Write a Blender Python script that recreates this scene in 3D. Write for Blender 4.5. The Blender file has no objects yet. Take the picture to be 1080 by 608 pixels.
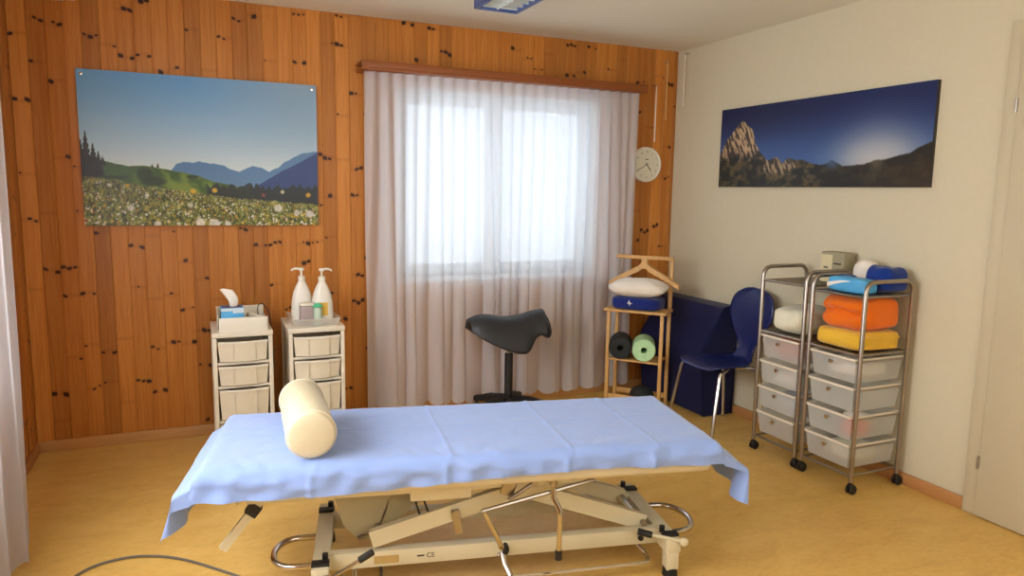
import bpy, bmesh, math, random
import numpy as np
from mathutils import Vector, Matrix, noise, Euler
random.seed(7)
scn = bpy.context.scene
COL = scn.collection
PI = math.pi
def rad(d): return d*PI/180
W, H = 4.131, 2.5          # room width (right wall) and height

# ------------------------------------------------------------------ materials
def s2l(c):
    return tuple(((v/255)/12.92 if v/255 <= .04045 else ((v/255+.055)/1.055)**2.4) for v in c)
class NT:
    def __init__(self, name):
        self.m = bpy.data.materials.new(name); self.m.use_nodes = True
        self.t = self.m.node_tree; self.t.nodes.clear()
        self.out = self.n('ShaderNodeOutputMaterial')
    def n(self, typ, **kw):
        nd = self.t.nodes.new(typ)
        for k, v in kw.items(): setattr(nd, k, v)
        return nd
    def l(self, a, b): self.t.links.new(a, b)
    def val(self, sock, v):
        if hasattr(v, 'default_value') or hasattr(v, 'links'): self.l(v, sock)
        else: sock.default_value = v
    def math(self, op, a, b=None, c=None, clamp=False):
        nd = self.n('ShaderNodeMath', operation=op, use_clamp=clamp)
        for i, v in enumerate((a, b, c)):
            if v is not None: self.val(nd.inputs[i], v)
        return nd.outputs[0]
    def mix(self, fac, a, b, mode='MIX'):
        nd = self.n('ShaderNodeMix', data_type='RGBA', blend_type=mode)
        self.val(nd.inputs[0], fac)
        for i, v in ((6, a), (7, b)):
            if isinstance(v, tuple): nd.inputs[i].default_value = (*v[:3], 1)
            else: self.l(v, nd.inputs[i])
        return nd.outputs[2]
    def noise(self, vec, scale, detail=3, rough=.5, dist=0):
        nd = self.n('ShaderNodeTexNoise'); nd.inputs['Scale'].default_value = scale
        nd.inputs['Detail'].default_value = detail; nd.inputs['Roughness'].default_value = rough
        nd.inputs['Distortion'].default_value = dist
        self.l(vec, nd.inputs['Vector']); return nd.outputs['Fac']
    def ramp(self, fac, stops):
        nd = self.n('ShaderNodeValToRGB'); self.l(fac, nd.inputs[0])
        el = nd.color_ramp.elements
        while len(el) < len(stops): el.new(.5)
        for e, (p, c) in zip(el, stops): e.position = p; e.color = (*c[:3], 1) if len(c) < 4 else c
        return nd.outputs[0]
    def bsdf(self, color, rough=.5, metal=0, spec=.5, bump=None, bump_s=.2, bump_d=.01, **kw):
        b = self.n('ShaderNodeBsdfPrincipled')
        if isinstance(color, tuple): b.inputs['Base Color'].default_value = (*color[:3], 1)
        else: self.l(color, b.inputs['Base Color'])
        self.val(b.inputs['Roughness'], rough); b.inputs['Metallic'].default_value = metal
        b.inputs['Specular IOR Level'].default_value = spec
        for k, v in kw.items(): b.inputs[k.replace('_', ' ')].default_value = v
        if bump is not None:
            bp = self.n('ShaderNodeBump'); bp.inputs['Strength'].default_value = bump_s
            bp.inputs['Distance'].default_value = bump_d
            self.l(bump, bp.inputs['Height']); self.l(bp.outputs[0], b.inputs['Normal'])
        return b.outputs[0]
    def done(self, sh): self.l(sh, self.out.inputs['Surface']); return self.m
    def obj(self): return self.n('ShaderNodeTexCoord').outputs['Object']
    def xyz(self, v):
        s = self.n('ShaderNodeSeparateXYZ'); self.l(v, s.inputs[0]); return s.outputs
    def comb(self, x, y, z):
        c = self.n('ShaderNodeCombineXYZ')
        for i, v in enumerate((x, y, z)): self.val(c.inputs[i], v)
        return c.outputs[0]

def plain(name, rgb, rough=.5, var=.08, scale=12, metal=0, bump_s=.05, spec=.5, **kw):
    t = NT(name); o = t.obj(); c = s2l(rgb)
    f = t.noise(o, scale, 3)
    lo = tuple(v*(1-var) for v in c); hi = tuple(min(1, v*(1+var)) for v in c)
    colr = t.mix(f, lo, hi)
    return t.done(t.bsdf(colr, rough, metal, spec, bump=f if bump_s else None, bump_s=bump_s, bump_d=.003, **kw))

PW_ = .082
def wood_panel(name, axis):
    t = NT(name); o = t.obj(); s = t.xyz(o); u = s[axis]; z = s[2]
    b = t.math('FLOOR', t.math('DIVIDE', u, PW_))
    def wn(x, y=0.0, w=0.0):
        nd = t.n('ShaderNodeTexWhiteNoise', noise_dimensions='3D'); t.l(t.comb(x, y, w), nd.inputs['Vector']); return nd
    r = wn(b, 3.0, 1.0).outputs['Value']
    # whorls of knots: one height per stretch of each board, up to three knots side by side
    zb = t.math('ADD', z, t.math('MULTIPLY', r, 3.7))
    j = t.math('FLOOR', t.math('DIVIDE', zb, .31))
    wz = wn(b, j, 5.0); wz3 = t.xyz(wz.outputs['Color'])
    zc = t.math('MULTIPLY', t.math('ADD', j, t.math('MULTIPLY_ADD', wz3[0], .7, .15)), .31)
    slot = PW_/3
    i = t.math('FLOOR', t.math('DIVIDE', u, slot))
    kn = t.xyz(wn(i, j, 9.0).outputs['Color'])
    uc = t.math('MULTIPLY', t.math('ADD', i, .5), slot)
    kz = t.math('MULTIPLY_ADD', t.math('SUBTRACT', kn[1], .5), .024, zc)
    size = t.math('MULTIPLY_ADD', t.math('POWER', kn[2], 1.3), 1.0, .5)
    du0 = t.math('SUBTRACT', u, uc); dz0 = t.math('SUBTRACT', zb, kz)
    du = t.math('DIVIDE', du0, .0125)
    dz = t.math('DIVIDE', dz0, .0085)
    dz = t.math('ADD', dz, t.math('MULTIPLY', du, t.math('MULTIPLY', t.math('SUBTRACT', kn[0], .21), 2.0)))
    d = t.math('SQRT', t.math('ADD', t.math('MULTIPLY', du, du), t.math('MULTIPLY', dz, dz)))
    d = t.math('DIVIDE', d, size)
    keep = t.math('MULTIPLY', t.math('LESS_THAN', kn[0], .5), t.math('LESS_THAN', wz3[1], .66))
    core = t.math('MULTIPLY', keep, t.math('MULTIPLY_ADD', d, -2.0, 2.5, clamp=True))
    # a soft dark streak linking the knots of one whorl
    wd = t.math('DIVIDE', t.math('SUBTRACT', zb, zc), .016)
    streak = t.math('MULTIPLY', t.math('LESS_THAN', wz3[1], .66), t.math('SUBTRACT', 1.0, t.math('ABSOLUTE', wd), clamp=True))
    halo = t.math('MULTIPLY', keep, t.math('MULTIPLY', t.math('MULTIPLY_ADD', d, -.42, 1.0, clamp=True), .5))
    halo = t.math('MAXIMUM', halo, t.math('MULTIPLY', streak, .22))
    v = t.comb(t.math('MULTIPLY', u, 26), t.math('MULTIPLY', r, 31), t.math('MULTIPLY_ADD', z, 1.1, t.math('MULTIPLY', r, 17)))
    g1 = t.noise(v, 1.0, 5, .6, 1.4)
    v2 = t.comb(t.math('MULTIPLY', u, 150), t.math('MULTIPLY', r, 31), t.math('MULTIPLY', z, 3.5))
    g2 = t.noise(v2, 1.0, 3, .6, .3)
    g = t.math('MULTIPLY_ADD', g2, .35, t.math('MULTIPLY', g1, .75))
    base = t.ramp(g, [(.22, s2l((170, 100, 34))), (.5, s2l((190, 118, 46))), (.62, s2l((202, 132, 58))), (.8, s2l((164, 92, 30)))])
    tint = t.math('MULTIPLY_ADD', r, .42, .74)
    tc = t.comb(tint, t.math('POWER', tint, 1.12), t.math('POWER', tint, 1.25))
    base = t.mix(1.0, base, tc, 'MULTIPLY')
    base = t.mix(halo, base, s2l((120, 58, 20)))
    base = t.mix(core, base, s2l((54, 24, 10)))
    sh = t.bsdf(base, .38, 0, .35, bump=g, bump_s=.06, bump_d=.004)
    return t.done(sh)

def wood_plain(name, rgb, axis=2, rough=.45):
    t = NT(name); o = t.obj(); s = t.xyz(o)
    sc = [40, 40, 40]; sc[axis] = 3
    v = t.comb(*[t.math('MULTIPLY', s[i], sc[i]) for i in range(3)])
    g = t.noise(v, 1, 4, .6, .6); c = s2l(rgb)
    col = t.mix(g, tuple(x*.78 for x in c), tuple(min(1, x*1.18) for x in c))
    return t.done(t.bsdf(col, rough, bump=g, bump_s=.05, bump_d=.002))

def cloth(name, rgb, scale=60, var=.07, bump_s=.15, rough=.9, sheen=.2):
    t = NT(name); o = t.obj(); c = s2l(rgb)
    f = t.noise(o, scale, 4, .6); f2 = t.noise(o, 6, 3)
    m = t.math('MULTIPLY_ADD', f, .5, t.math('MULTIPLY', f2, .5))
    col = t.mix(m, tuple(x*(1-var*2) for x in c), tuple(min(1, x*(1+var*2)) for x in c))
    return t.done(t.bsdf(col, rough, 0, .2, bump=f, bump_s=bump_s, bump_d=.004, Sheen_Weight=sheen))

def sheer(name, rgb, transp=.2, transl=.55, strips=0):
    t = NT(name); o = t.obj()
    f = t.noise(o, 240, 2); c = s2l(rgb)
    col = t.mix(f, tuple(x*.94 for x in c), c)
    d = t.n('ShaderNodeBsdfDiffuse'); t.l(col, d.inputs[0])
    tl = t.n('ShaderNodeBsdfTranslucent'); t.l(col, tl.inputs[0])
    tp = t.n('ShaderNodeBsdfTransparent')
    m1 = t.n('ShaderNodeMixShader'); m1.inputs[0].default_value = transl
    t.l(d.outputs[0], m1.inputs[1]); t.l(tl.outputs[0], m1.inputs[2])
    m2 = t.n('ShaderNodeMixShader'); m2.inputs[0].default_value = transp
    t.l(m1.outputs[0], m2.inputs[1]); t.l(tp.outputs[0], m2.inputs[2])
    return t.done(m2.outputs[0])

def frosted(name, rgb, transp=.22, rough=.35, transl=.35):
    t = NT(name); o = t.obj(); f = t.noise(o, 14, 3); c = s2l(rgb)
    col = t.mix(f, tuple(x*.92 for x in c), c)
    p = t.bsdf(col, rough, 0, .5)
    tl = t.n('ShaderNodeBsdfTranslucent'); t.l(col, tl.inputs[0])
    tp = t.n('ShaderNodeBsdfTransparent')
    m1 = t.n('ShaderNodeMixShader'); m1.inputs[0].default_value = transl
    t.l(p, m1.inputs[1]); t.l(tl.outputs[0], m1.inputs[2])
    m2 = t.n('ShaderNodeMixShader'); m2.inputs[0].default_value = transp
    t.l(m1.outputs[0], m2.inputs[1]); t.l(tp.outputs[0], m2.inputs[2])
    return t.done(m2.outputs[0])

def floor_mat():
    t = NT('linoleum'); o = t.obj(); s = t.xyz(o)
    v = t.comb(s[0], t.math('MULTIPLY', s[1], 2.2), 0.0)
    f = t.noise(v, 3.2, 6, .65, .8); f2 = t.noise(v, 26, 4, .7, .5)
    m = t.math('MULTIPLY_ADD', f2, .4, t.math('MULTIPLY', f, .6))
    col = t.ramp(m, [(.3, s2l((202, 156, 78))), (.5, s2l((221, 178, 96))), (.7, s2l((232, 193, 114)))])
    return t.done(t.bsdf(col, .38, 0, .35, bump=f2, bump_s=.03, bump_d=.002))

def vcol(name, rough=.35):
    t = NT(name); a = t.n('ShaderNodeVertexColor', layer_name='Col')
    return t.done(t.bsdf(a.outputs[0], rough, 0, .4))

M = {}
M['wood_x'] = wood_panel('knotty_pine_back', 0)
M['wood_y'] = wood_panel('knotty_pine_left', 1)
M['beech'] = wood_plain('beech_baseboard', (204, 152, 92), 0)
M['beech_y'] = wood_plain('beech_baseboard_right', (190, 134, 80), 1)
M['pelmet'] = wood_plain('pelmet_wood', (146, 80, 30), 0)
M['rackwood'] = wood_plain('light_beech', (212, 164, 98), 2)
M['white_wall'] = plain('cream_plaster', (212, 202, 174), .9, .03, 30, bump_s=.04)
M['ceiling'] = plain('ceiling_plaster', (234, 228, 210), .95, .02, 30, bump_s=.03)
M['floor'] = floor_mat()
M['door'] = plain('door_paint', (202, 190, 160), .55, .03, 3, bump_s=.02)
M['white_plastic'] = plain('white_plastic', (236, 230, 214), .4, .03, 8, bump_s=0)
M['cream_plastic'] = plain('cream_plastic', (226, 216, 196), .45, .03, 8, bump_s=0)
M['chrome'] = plain('chrome', (205, 200, 195), .16, .03, 20, 1.0, bump_s=0)
M['steel'] = plain('satin_steel', (168, 160, 150), .32, .05, 20, 1.0, bump_s=0)
M['black'] = plain('black_plastic', (24, 24, 26), .5, .1, 30, bump_s=.03)
M['black_leather'] = plain('black_leather', (38, 40, 44), .48, .08, 120, bump_s=.12)
M['table_paint'] = plain('cream_lacquer', (214, 204, 172), .38, .03, 8, bump_s=0)
M['table_dark'] = plain('olive_cover', (180, 168, 130), .5, .05, 10, bump_s=.02)
M['vinyl'] = plain('cream_vinyl', (216, 204, 172), .42, .03, 90, bump_s=.06)
M['sheet'] = cloth('blue_sheet', (142, 166, 220), 90, .03, .08, .85, .3)
M['curtain'] = sheer('sheer_curtain', (240, 243, 248), .26, .46)
M['curtain_left'] = sheer('sheer_curtain_left', (232, 240, 252), .2, .6)
M['window_paint'] = plain('white_window_paint', (226, 230, 232), .4, .02, 8, bump_s=0)
M['blue_shell'] = plain('blue_chair_lacquer', (26, 36, 92), .3, .06, 8, bump_s=0)
M['navy'] = cloth('navy_vinyl', (19, 24, 68), 40, .05, .05, .55, .1)
M['blue_paint'] = plain('blue_lamp_paint', (62, 88, 152), .4, .05, 10, bump_s=0)
M['louver'] = plain('mirror_louver', (226, 232, 226), .4, .05, 10, .4, bump_s=0)
M['navy_cloth'] = cloth('navy_cushion', (26, 42, 118), 80, .06, .2)
M['white_cloth'] = cloth('white_cotton', (238, 228, 214), 70, .04, .2)
M['cream_cloth'] = cloth('cream_terry', (232, 228, 202), 130, .05, .5)
M['orange_cloth'] = cloth('orange_terry', (240, 116, 22), 130, .08, .5)
M['yellow_cloth'] = cloth('yellow_terry', (234, 186, 58), 130, .06, .5)
M['royal_cloth'] = cloth('royal_blue_cloth', (20, 52, 132), 80, .08, .3)
M['dark_foam'] = plain('black_foam', (34, 38, 38), .8, .12, 90, bump_s=.3)
M['green_foam'] = plain('green_foam', (188, 230, 178), .75, .12, 60, bump_s=.25)
M['frost'] = frosted('frosted_drawer', (232, 232, 226), .5, .35, .15)
M['frost_w'] = frosted('frosted_white_drawer', (248, 238, 214), .07, .4, .10)
M['clear_tray'] = frosted('clear_tray', (244, 240, 232), .6, .15, .1)
M['bottle'] = frosted('milky_bottle', (250, 244, 232), .0, .3, .08)
M['grey_lilac'] = plain('grey_lilac_plastic', (168, 152, 150), .5, .05, 20, bump_s=0)
M['mint'] = plain('mint_cap', (88, 196, 150), .4, .05, 20, bump_s=0)
M['pale_green'] = frosted('pale_green_bottle', (206, 226, 204), .1, .3, .1)
M['yellow_label'] = plain('yellow_label', (232, 190, 84), .6, .2, 40, bump_s=0)
M['sky_card'] = plain('sky_blue_card', (84, 172, 226), .5, .22, 14, bump_s=0)
M['pale_card'] = plain('pale_card', (206, 222, 236), .5, .05, 14, bump_s=0)
M['lilac_card'] = plain('lilac_card', (104, 84, 120), .6, .2, 30, bump_s=0)
M['paper'] = plain('tissue_paper', (246, 240, 230), .9, .03, 30, bump_s=.1)
M['grey_card'] = plain('grey_green_card', (158, 150, 120), .7, .06, 20, bump_s=.02)
M['cream_card'] = plain('cream_card', (220, 206, 164), .7, .05, 20, bump_s=0)
M['ink'] = plain('dark_ink', (50, 44, 40), .6, .05, 20, bump_s=0)
M['brown_label'] = plain('tan_label', (190, 160, 100), .6, .15, 90, bump_s=0)
M['clock_face'] = plain('clock_face', (226, 220, 200), .5, .02, 10, bump_s=0)
M['grey_cable'] = plain('grey_cable', (104, 98, 90), .5, .05, 20, bump_s=0)
M['red_cloth'] = cloth('coral_cloth', (226, 96, 60), 80, .06, .2)
M['pink_cloth'] = cloth('salmon_cloth', (214, 120, 92), 80, .06, .2)
M['speckle'] = plain('speckled_packets', (190, 192, 200), .5, .5, 40, bump_s=.1)
M['pict_meadow'] = vcol('meadow_print', .3)
M['pict_peaks'] = vcol('peaks_print', .45)
def glass_mat():
    t = NT('window_glass'); g = t.n('ShaderNodeBsdfGlossy'); g.inputs['Roughness'].default_value = .02
    tp = t.n('ShaderNodeBsdfTransparent'); m = t.n('ShaderNodeMixShader')
    f = t.noise(t.obj(), 3, 2); t.l(t.math('MULTIPLY_ADD', f, .02, .05), m.inputs[0])
    t.l(tp.outputs[0], m.inputs[1]); t.l(g.outputs[0], m.inputs[2]); return t.done(m.outputs[0])
M['glass'] = glass_mat()

# ------------------------------------------------------------------ mesh builder
class MB:
    def __init__(self): self.bm = bmesh.new(); self.mats = []
    def _mi(self, m):
        if m is None: return 0
        if m not in self.mats: self.mats.append(m)
        return self.mats.index(m)
    def _x(self, verts, rot=None, loc=None):
        if rot is not None:
            R = Euler(rot).to_matrix()
            for v in verts: v.co = R @ v.co
        if loc is not None:
            L = Vector(loc)
            for v in verts: v.co += L
    def box(self, lo, hi, bevel=0, seg=2, mat=None, rot=None, pivot=None):
        c = [(a+b)/2 for a, b in zip(lo, hi)]; d = [abs(b-a) for a, b in zip(lo, hi)]
        r = bmesh.ops.create_cube(self.bm, size=1); vs = r['verts']
        for v in vs: v.co = Vector((v.co.x*d[0], v.co.y*d[1], v.co.z*d[2]))
        fs = set(f for v in vs for f in v.link_faces)
        if bevel:
            es = list(set(e for v in vs for e in v.link_edges))
            before = set(self.bm.faces)
            rr = bmesh.ops.bevel(self.bm, geom=es, offset=bevel, segments=seg, profile=.5, affect='EDGES')
            fs = set(rr['faces']) | set(f for f in fs if f.is_valid)
            vs = list(set(v for f in fs for v in f.verts))
        self._x(vs, rot, c)
        mi = self._mi(mat)
        for f in fs: f.material_index = mi
        return vs
    def poly(self, pts, faces, mat=None):
        vs = [self.bm.verts.new(p) for p in pts]; mi = self._mi(mat)
        for f in faces:
            try:
                ff = self.bm.faces.new([vs[i] for i in f]); ff.material_index = mi
            except ValueError: pass
        return vs
    def prism(self, prof, axis, a, b, mat=None):
        # prof: 2-D points in the other two axes (in order x,y,z without axis)
        def p3(p, t):
            q = list(p); q.insert(axis, t); return q
        n = len(prof); pts = [p3(p, a) for p in prof]+[p3(p, b) for p in prof]
        fs = [[i, (i+1) % n, n+(i+1) % n, n+i] for i in range(n)]+[list(range(n))[::-1], list(range(n, 2*n))]
        return self.poly(pts, fs, mat)
    def tube(self, path, r, seg=10, mat=None, cap=True, smooth_path=0):
        P = [Vector(p) for p in path]
        if smooth_path:
            Q = [P[0]]
            for i in range(len(P)-1):
                p0 = P[max(i-1, 0)]; p1 = P[i]; p2 = P[i+1]; p3 = P[min(i+2, len(P)-1)]
                for k in range(1, smooth_path+1):
                    t = k/smooth_path
                    Q.append(.5*((2*p1)+(p2-p0)*t+(2*p0-5*p1+4*p2-p3)*t*t+(3*p1-p0-3*p2+p3)*t**3))
            P = Q
        n = len(P); rs = r if isinstance(r, (list, tuple)) else [r]*n
        T = []
        for i in range(n):
            a = P[min(i+1, n-1)]-P[max(i-1, 0)]; T.append(a.normalized())
        up = Vector((0, 0, 1)) if abs(T[0].z) < .9 else Vector((1, 0, 0))
        N = T[0].cross(up).normalized(); rings = []; mi = self._mi(mat)
        for i in range(n):
            if i:
                ax = T[i-1].cross(T[i])
                if ax.length > 1e-6:
                    N = Matrix.Rotation(T[i-1].angle(T[i]), 3, ax.normalized()) @ N
            B = T[i].cross(N).normalized()
            rings.append([self.bm.verts.new(P[i]+rs[i]*(math.cos(2*PI*k/seg)*N+math.sin(2*PI*k/seg)*B)) for k in range(seg)])
        for i in range(n-1):
            for k in range(seg):
                f = self.bm.faces.new((rings[i][k], rings[i][(k+1) % seg], rings[i+1][(k+1) % seg], rings[i+1][k])); f.material_index = mi
        if cap:
            f = self.bm.faces.new(rings[0][::-1]); f.material_index = mi
            f = self.bm.faces.new(rings[-1]); f.material_index = mi
        return [v for rg in rings for v in rg]
    def sqtube(self, p, q, w, h, mat=None):
        p = Vector(p); q = Vector(q); t = (q-p).normalized()
        side = t.cross(Vector((0, 0, 1))).normalized(); up = side.cross(t).normalized()
        pts = [b+side*(sx*w/2)+up*(sz*h/2) for b in (p, q) for sx, sz in ((-1, -1), (1, -1), (1, 1), (-1, 1))]
        return self.poly(pts, [[3, 2, 1, 0], [4, 5, 6, 7], [0, 1, 5, 4], [1, 2, 6, 5], [2, 3, 7, 6], [3, 0, 4, 7]], mat)
    def lathe(self, prof, seg=28, mat=None, rot=None, loc=(0, 0, 0), sx=1, sy=1):
        rings = []; mi = self._mi(mat); allv = []
        for r, z in prof:
            if r < 1e-6: rings.append([self.bm.verts.new((0, 0, z))])
            else: rings.append([self.bm.verts.new((r*sx*math.cos(2*PI*k/seg), r*sy*math.sin(2*PI*k/seg), z)) for k in range(seg)])
            allv += rings[-1]
        for a, b in zip(rings, rings[1:]):
            for k in range(seg):
                k2 = (k+1) % seg
                if len(a) == 1 and len(b) == 1: continue
                if len(a) == 1: vs = (a[0], b[k2], b[k])
                elif len(b) == 1: vs = (a[k], a[k2], b[0])
                else: vs = (a[k], a[k2], b[k2], b[k])
                f = self.bm.faces.new(vs); f.material_index = mi
        for rg, rev in (((rings[0], True), (rings[-1], False)) if prof[0] != prof[-1] else ()):
            if len(rg) > 2:
                f = self.bm.faces.new(rg[::-1] if rev else rg); f.material_index = mi
        self._x(allv, rot, loc); return allv
    def lump(self, c, d, p=3.0, amp=.006, freq=9, seed=0, nu=40, nv=24, mat=None, rot=None, fn=None):
        # a pillow-like superellipsoid with cloth unevenness
        mi = self._mi(mat); rows = []; allv = []
        def sp(x, e): return math.copysign(abs(x)**e, x)
        for j in range(nv+1):
            ph = -PI/2+PI*j/nv; row = []
            for i in range(nu):
                th = 2*PI*i/nu
                if j in (0, nv) and i: row.append(row[0]); continue
                e = 2/p
                v = Vector((d[0]/2*sp(math.cos(ph), e)*sp(math.cos(th), e), d[1]/2*sp(math.cos(ph), e)*sp(math.sin(th), e), d[2]/2*sp(math.sin(ph), e*1.0)))
                nn = noise.noise_vector(v*freq+Vector((seed*3.1, seed*1.7, 5)))
                v += nn*amp
                if fn: v = fn(v)
                row.append(self.bm.verts.new(v)); allv.append(row[-1])
            rows.append(row)
        for a, b in zip(rows, rows[1:]):
            for i in range(nu):
                k = (i+1) % nu
                vs = []
                for q in (a[i], a[k], b[k], b[i]):
                    if q not in vs: vs.append(q)
                if len(vs) > 2:
                    f = self.bm.faces.new(vs); f.material_index = mi
        self._x(allv, rot, c); return allv
    def grid(self, fn, nu, nv, mat=None):
        mi = self._mi(mat)
        vs = [[self.bm.verts.new(fn(i/nu, j/nv)) for i in range(nu+1)] for j in range(nv+1)]
        for j in range(nv):
            for i in range(nu):
                f = self.bm.faces.new((vs[j][i], vs[j][i+1], vs[j+1][i+1], vs[j+1][i])); f.material_index = mi
        return vs
    def build(self, name, mat=None, parent=None, smooth=35, loc=None):
        me = bpy.data.meshes.new(name)
        bmesh.ops.recalc_face_normals(self.bm, faces=self.bm.faces[:])
        self.bm.to_mesh(me); self.bm.free()
        if mat is not None and not self.mats: me.materials.append(mat)
        for m in self.mats: me.materials.append(m)
        me.polygons.foreach_set('use_smooth', [True]*len(me.polygons))
        if smooth: me.set_sharp_from_angle(angle=rad(smooth))
        o = bpy.data.objects.new(name, me); COL.objects.link(o)
        if parent is not None: o.parent = parent
        if loc is not None: o.location = loc
        return o

def tag(o, label, cat, group=None, kind=None):
    if label: o['label'] = label
    if cat: o['category'] = cat
    if group: o['group'] = group
    if kind: o['kind'] = kind
    return o
def thing(name, label, cat, loc=(0, 0, 0), rz=0, group=None):
    o = bpy.data.objects.new(name, None); COL.objects.link(o)
    o.empty_display_size = .1; o.location = loc; o.rotation_euler = (0, 0, rz)
    return tag(o, label, cat, group)
def struct(o): o['kind'] = 'structure'; return o
def copy_tree(o, parent=None):
    c = o.copy(); COL.objects.link(c)
    if parent is not None: c.parent = parent
    for ch in list(o.children): copy_tree(ch, c)
    return c
def text(s, size, mat, parent, loc, rot, name='lettering'):
    cu = bpy.data.curves.new(name, 'FONT'); cu.body = s; cu.size = size; cu.align_x = 'CENTER'; cu.align_y = 'CENTER'; cu.extrude = .0004
    tmp = bpy.data.objects.new(name, cu); COL.objects.link(tmp)
    dg = bpy.context.evaluated_depsgraph_get()
    me = bpy.data.meshes.new_from_object(tmp.evaluated_get(dg)); me.name = name
    bpy.data.objects.remove(tmp)
    me.materials.clear(); me.materials.append(mat)
    o = bpy.data.objects.new(name, me); COL.objects.link(o); o.parent = parent; o.location = loc; o.rotation_euler = rot
    return o

# ------------------------------------------------------------------ room
YF = -5.6
mb = MB(); mb.box((-.3, YF-.2, -.1), (W+.3, .3, 0)); struct(mb.build('floor', M['floor']))
mb = MB(); mb.box((-.3, YF-.2, H), (W+.3, .3, H+.1)); struct(mb.build('ceiling', M['ceiling']))
def planks(mb, axis, a, b, z0, z1, sgn, hole=None):
    # boards with chamfered long edges; groove bottoms lie behind the wall surface
    k0 = int(math.floor(a/PW_+1e-6)); n = int(math.ceil(b/PW_-1e-6))-k0
    for i in range(n):
        u0 = max((k0+i)*PW_, a); u1 = min((k0+i+1)*PW_, b)
        if u1-u0 < .012: continue
        spans = [(z0, z1)]
        if hole and u1 > hole[0] and u0 < hole[1]: spans = [(z0, hole[2]), (hole[3], z1)]
        for (za, zb) in spans:
            g = .003; dp = .0035
            prof = [(u0, dp), (u0+.0012, dp), (u0+g+.001, 0), (u1-g-.001, 0), (u1-.0012, dp), (u1, dp)]
            pts = []
            for z in (za, zb):
                for u, d in prof:
                    pts.append((u, d, z) if axis == 0 else (-d, u, z))
            k = len(prof)
            mb.poly(pts, [[j, j+1, k+j+1, k+j] for j in range(k-1)])
HB = (2.02, 3.46, .9, 2.1)     # window opening in the back wall
mb = MB()
planks(mb, 0, 0, W, 0, H, 1, HB)
for lo, hi in (((-.25, .006, 0), (HB[0], .25, H)), ((HB[1], .006, 0), (W+.25, .25, H)), ((HB[0], .006, 0), (HB[1], .25, HB[2])), ((HB[0], .006, HB[3]), (HB[1], .25, H))):
    mb.box(lo, hi)
struct(mb.build('wall_back', M['wood_x'], smooth=20))
HL = (-3.6, -1.5, .85, 2.15)
mb = MB()
planks(mb, 1, YF, 0, 0, H, 1, HL)
for lo, hi in (((-.25, YF, 0), (-.006, HL[0], H)), ((-.25, HL[1], 0), (-.006, .006, H)), ((-.25, HL[0], 0), (-.006, HL[1], HL[2])), ((-.25, HL[0], HL[3]), (-.006, HL[1], H))):
    mb.box(lo, hi)
struct(mb.build('wall_left', M['wood_y'], smooth=20))
mb = MB(); mb.box((W, YF, 0), (W+.25, .006, H)); struct(mb.build('wall_right', M['white_wall']))
mb = MB(); mb.box((-.25, YF-.2, 0), (W+.25, YF, H)); struct(mb.build('wall_front', M['white_wall']))
mb = MB(); mb.box((0, -.013, 0), (W, 0, .063), .003); struct(mb.build('baseboard_back', M['beech']))
mb = MB(); mb.box((0, YF, 0), (.013, -.013, .063), .003); struct(mb.build('baseboard_left', M['beech_y']))
mb = MB(); mb.box((W-.013, -2.40, 0), (W, -.013, .063), .003); struct(mb.build('baseboard_right', M['beech_y']))

# door in the right wall
d = thing('door_1', None, None, (W, -2.40, 0)); d['kind'] = 'structure'
mb = MB()
mb.box((-.016, -.06, 0), (0, 0, 2.235), .003); mb.box((-.016, -1.0, 2.175), (0, -.06, 2.235), .003); mb.box((-.016, -1.0, 0), (0, -.94, 2.175), .003)
mb.build('door_frame', M['door'], d)
mb = MB(); mb.box((-.026, -.937, .006), (-.0, -.063, 2.172), .003); mb.build('door_leaf', M['door'], d)
for z in (.26, 1.87):
    mb = MB(); mb.tube([(-.03, -.062, z-.03), (-.03, -.062, z+.03)], .006, 8); mb.build('hinge', M['steel'], d)
mb = MB(); mb.tube([(-.03, -.88, 1.03), (-.08, -.88, 1.03), (-.08, -.78, 1.03)], .01, 8); mb.build('door_handle', M['steel'], d)

# window in the back wall
w = thing('window_1', None, None, (0, 0, 0)); w['kind'] = 'structure'
mb = MB(); y0, y1 = .1, .17
x0, x1, z0, z1 = HB
xm = 2.715
for lo, hi in (((x0, y0, z0), (x0+.1, y1, z1)), ((x1-.1, y0, z0), (x1, y1, z1)), ((x0+.1, y0, z0), (x1-.1, y1, z0+.08)), ((x0+.1, y0, z1-.09), (x1-.1, y1, z1)), ((xm-.065, y0, z0+.08), (xm+.065, y1, z1-.09))):
    mb.box(lo, hi, .006)
mb.build('window_frame', M['window_paint'], w)
for a, b in ((x0+.1, xm-.065), (xm+.065, x1-.1)):
    mb = MB(); mb.box((a, .132, z0+.08), (b, .138, z1-.09)); mb.build('pane', M['glass'], w)
mb = MB(); mb.box((x0-.02, -.03, z0-.03), (x1+.02, .1, z0), .004); mb.build('window_sill', M['window_paint'], w)
# white reveal boards
mb = MB()
mb.box((x0, .0, z0), (x0+.008, y0, z1)); mb.box((x1-.008, .0, z0), (x1, y0, z1)); mb.box((x0+.008, 0, z1-.008), (x1-.008, y0, z1))
mb.build('window_reveal', M['window_paint'], w)

# curtain rail board
mb = MB()
mb.box((1.765, -.17, 2.163), (3.76, 0, 2.178), .002); mb.box((1.765, -.17, 2.178), (3.76, -.152, 2.216), .002)
mb.box((1.765, -.152, 2.200), (3.76, 0, 2.216), .002)
tag(mb.build('curtain_rail', M['pelmet']), 'brown wooden curtain board on the pine wall above the white curtain', 'curtain rail')

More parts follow.
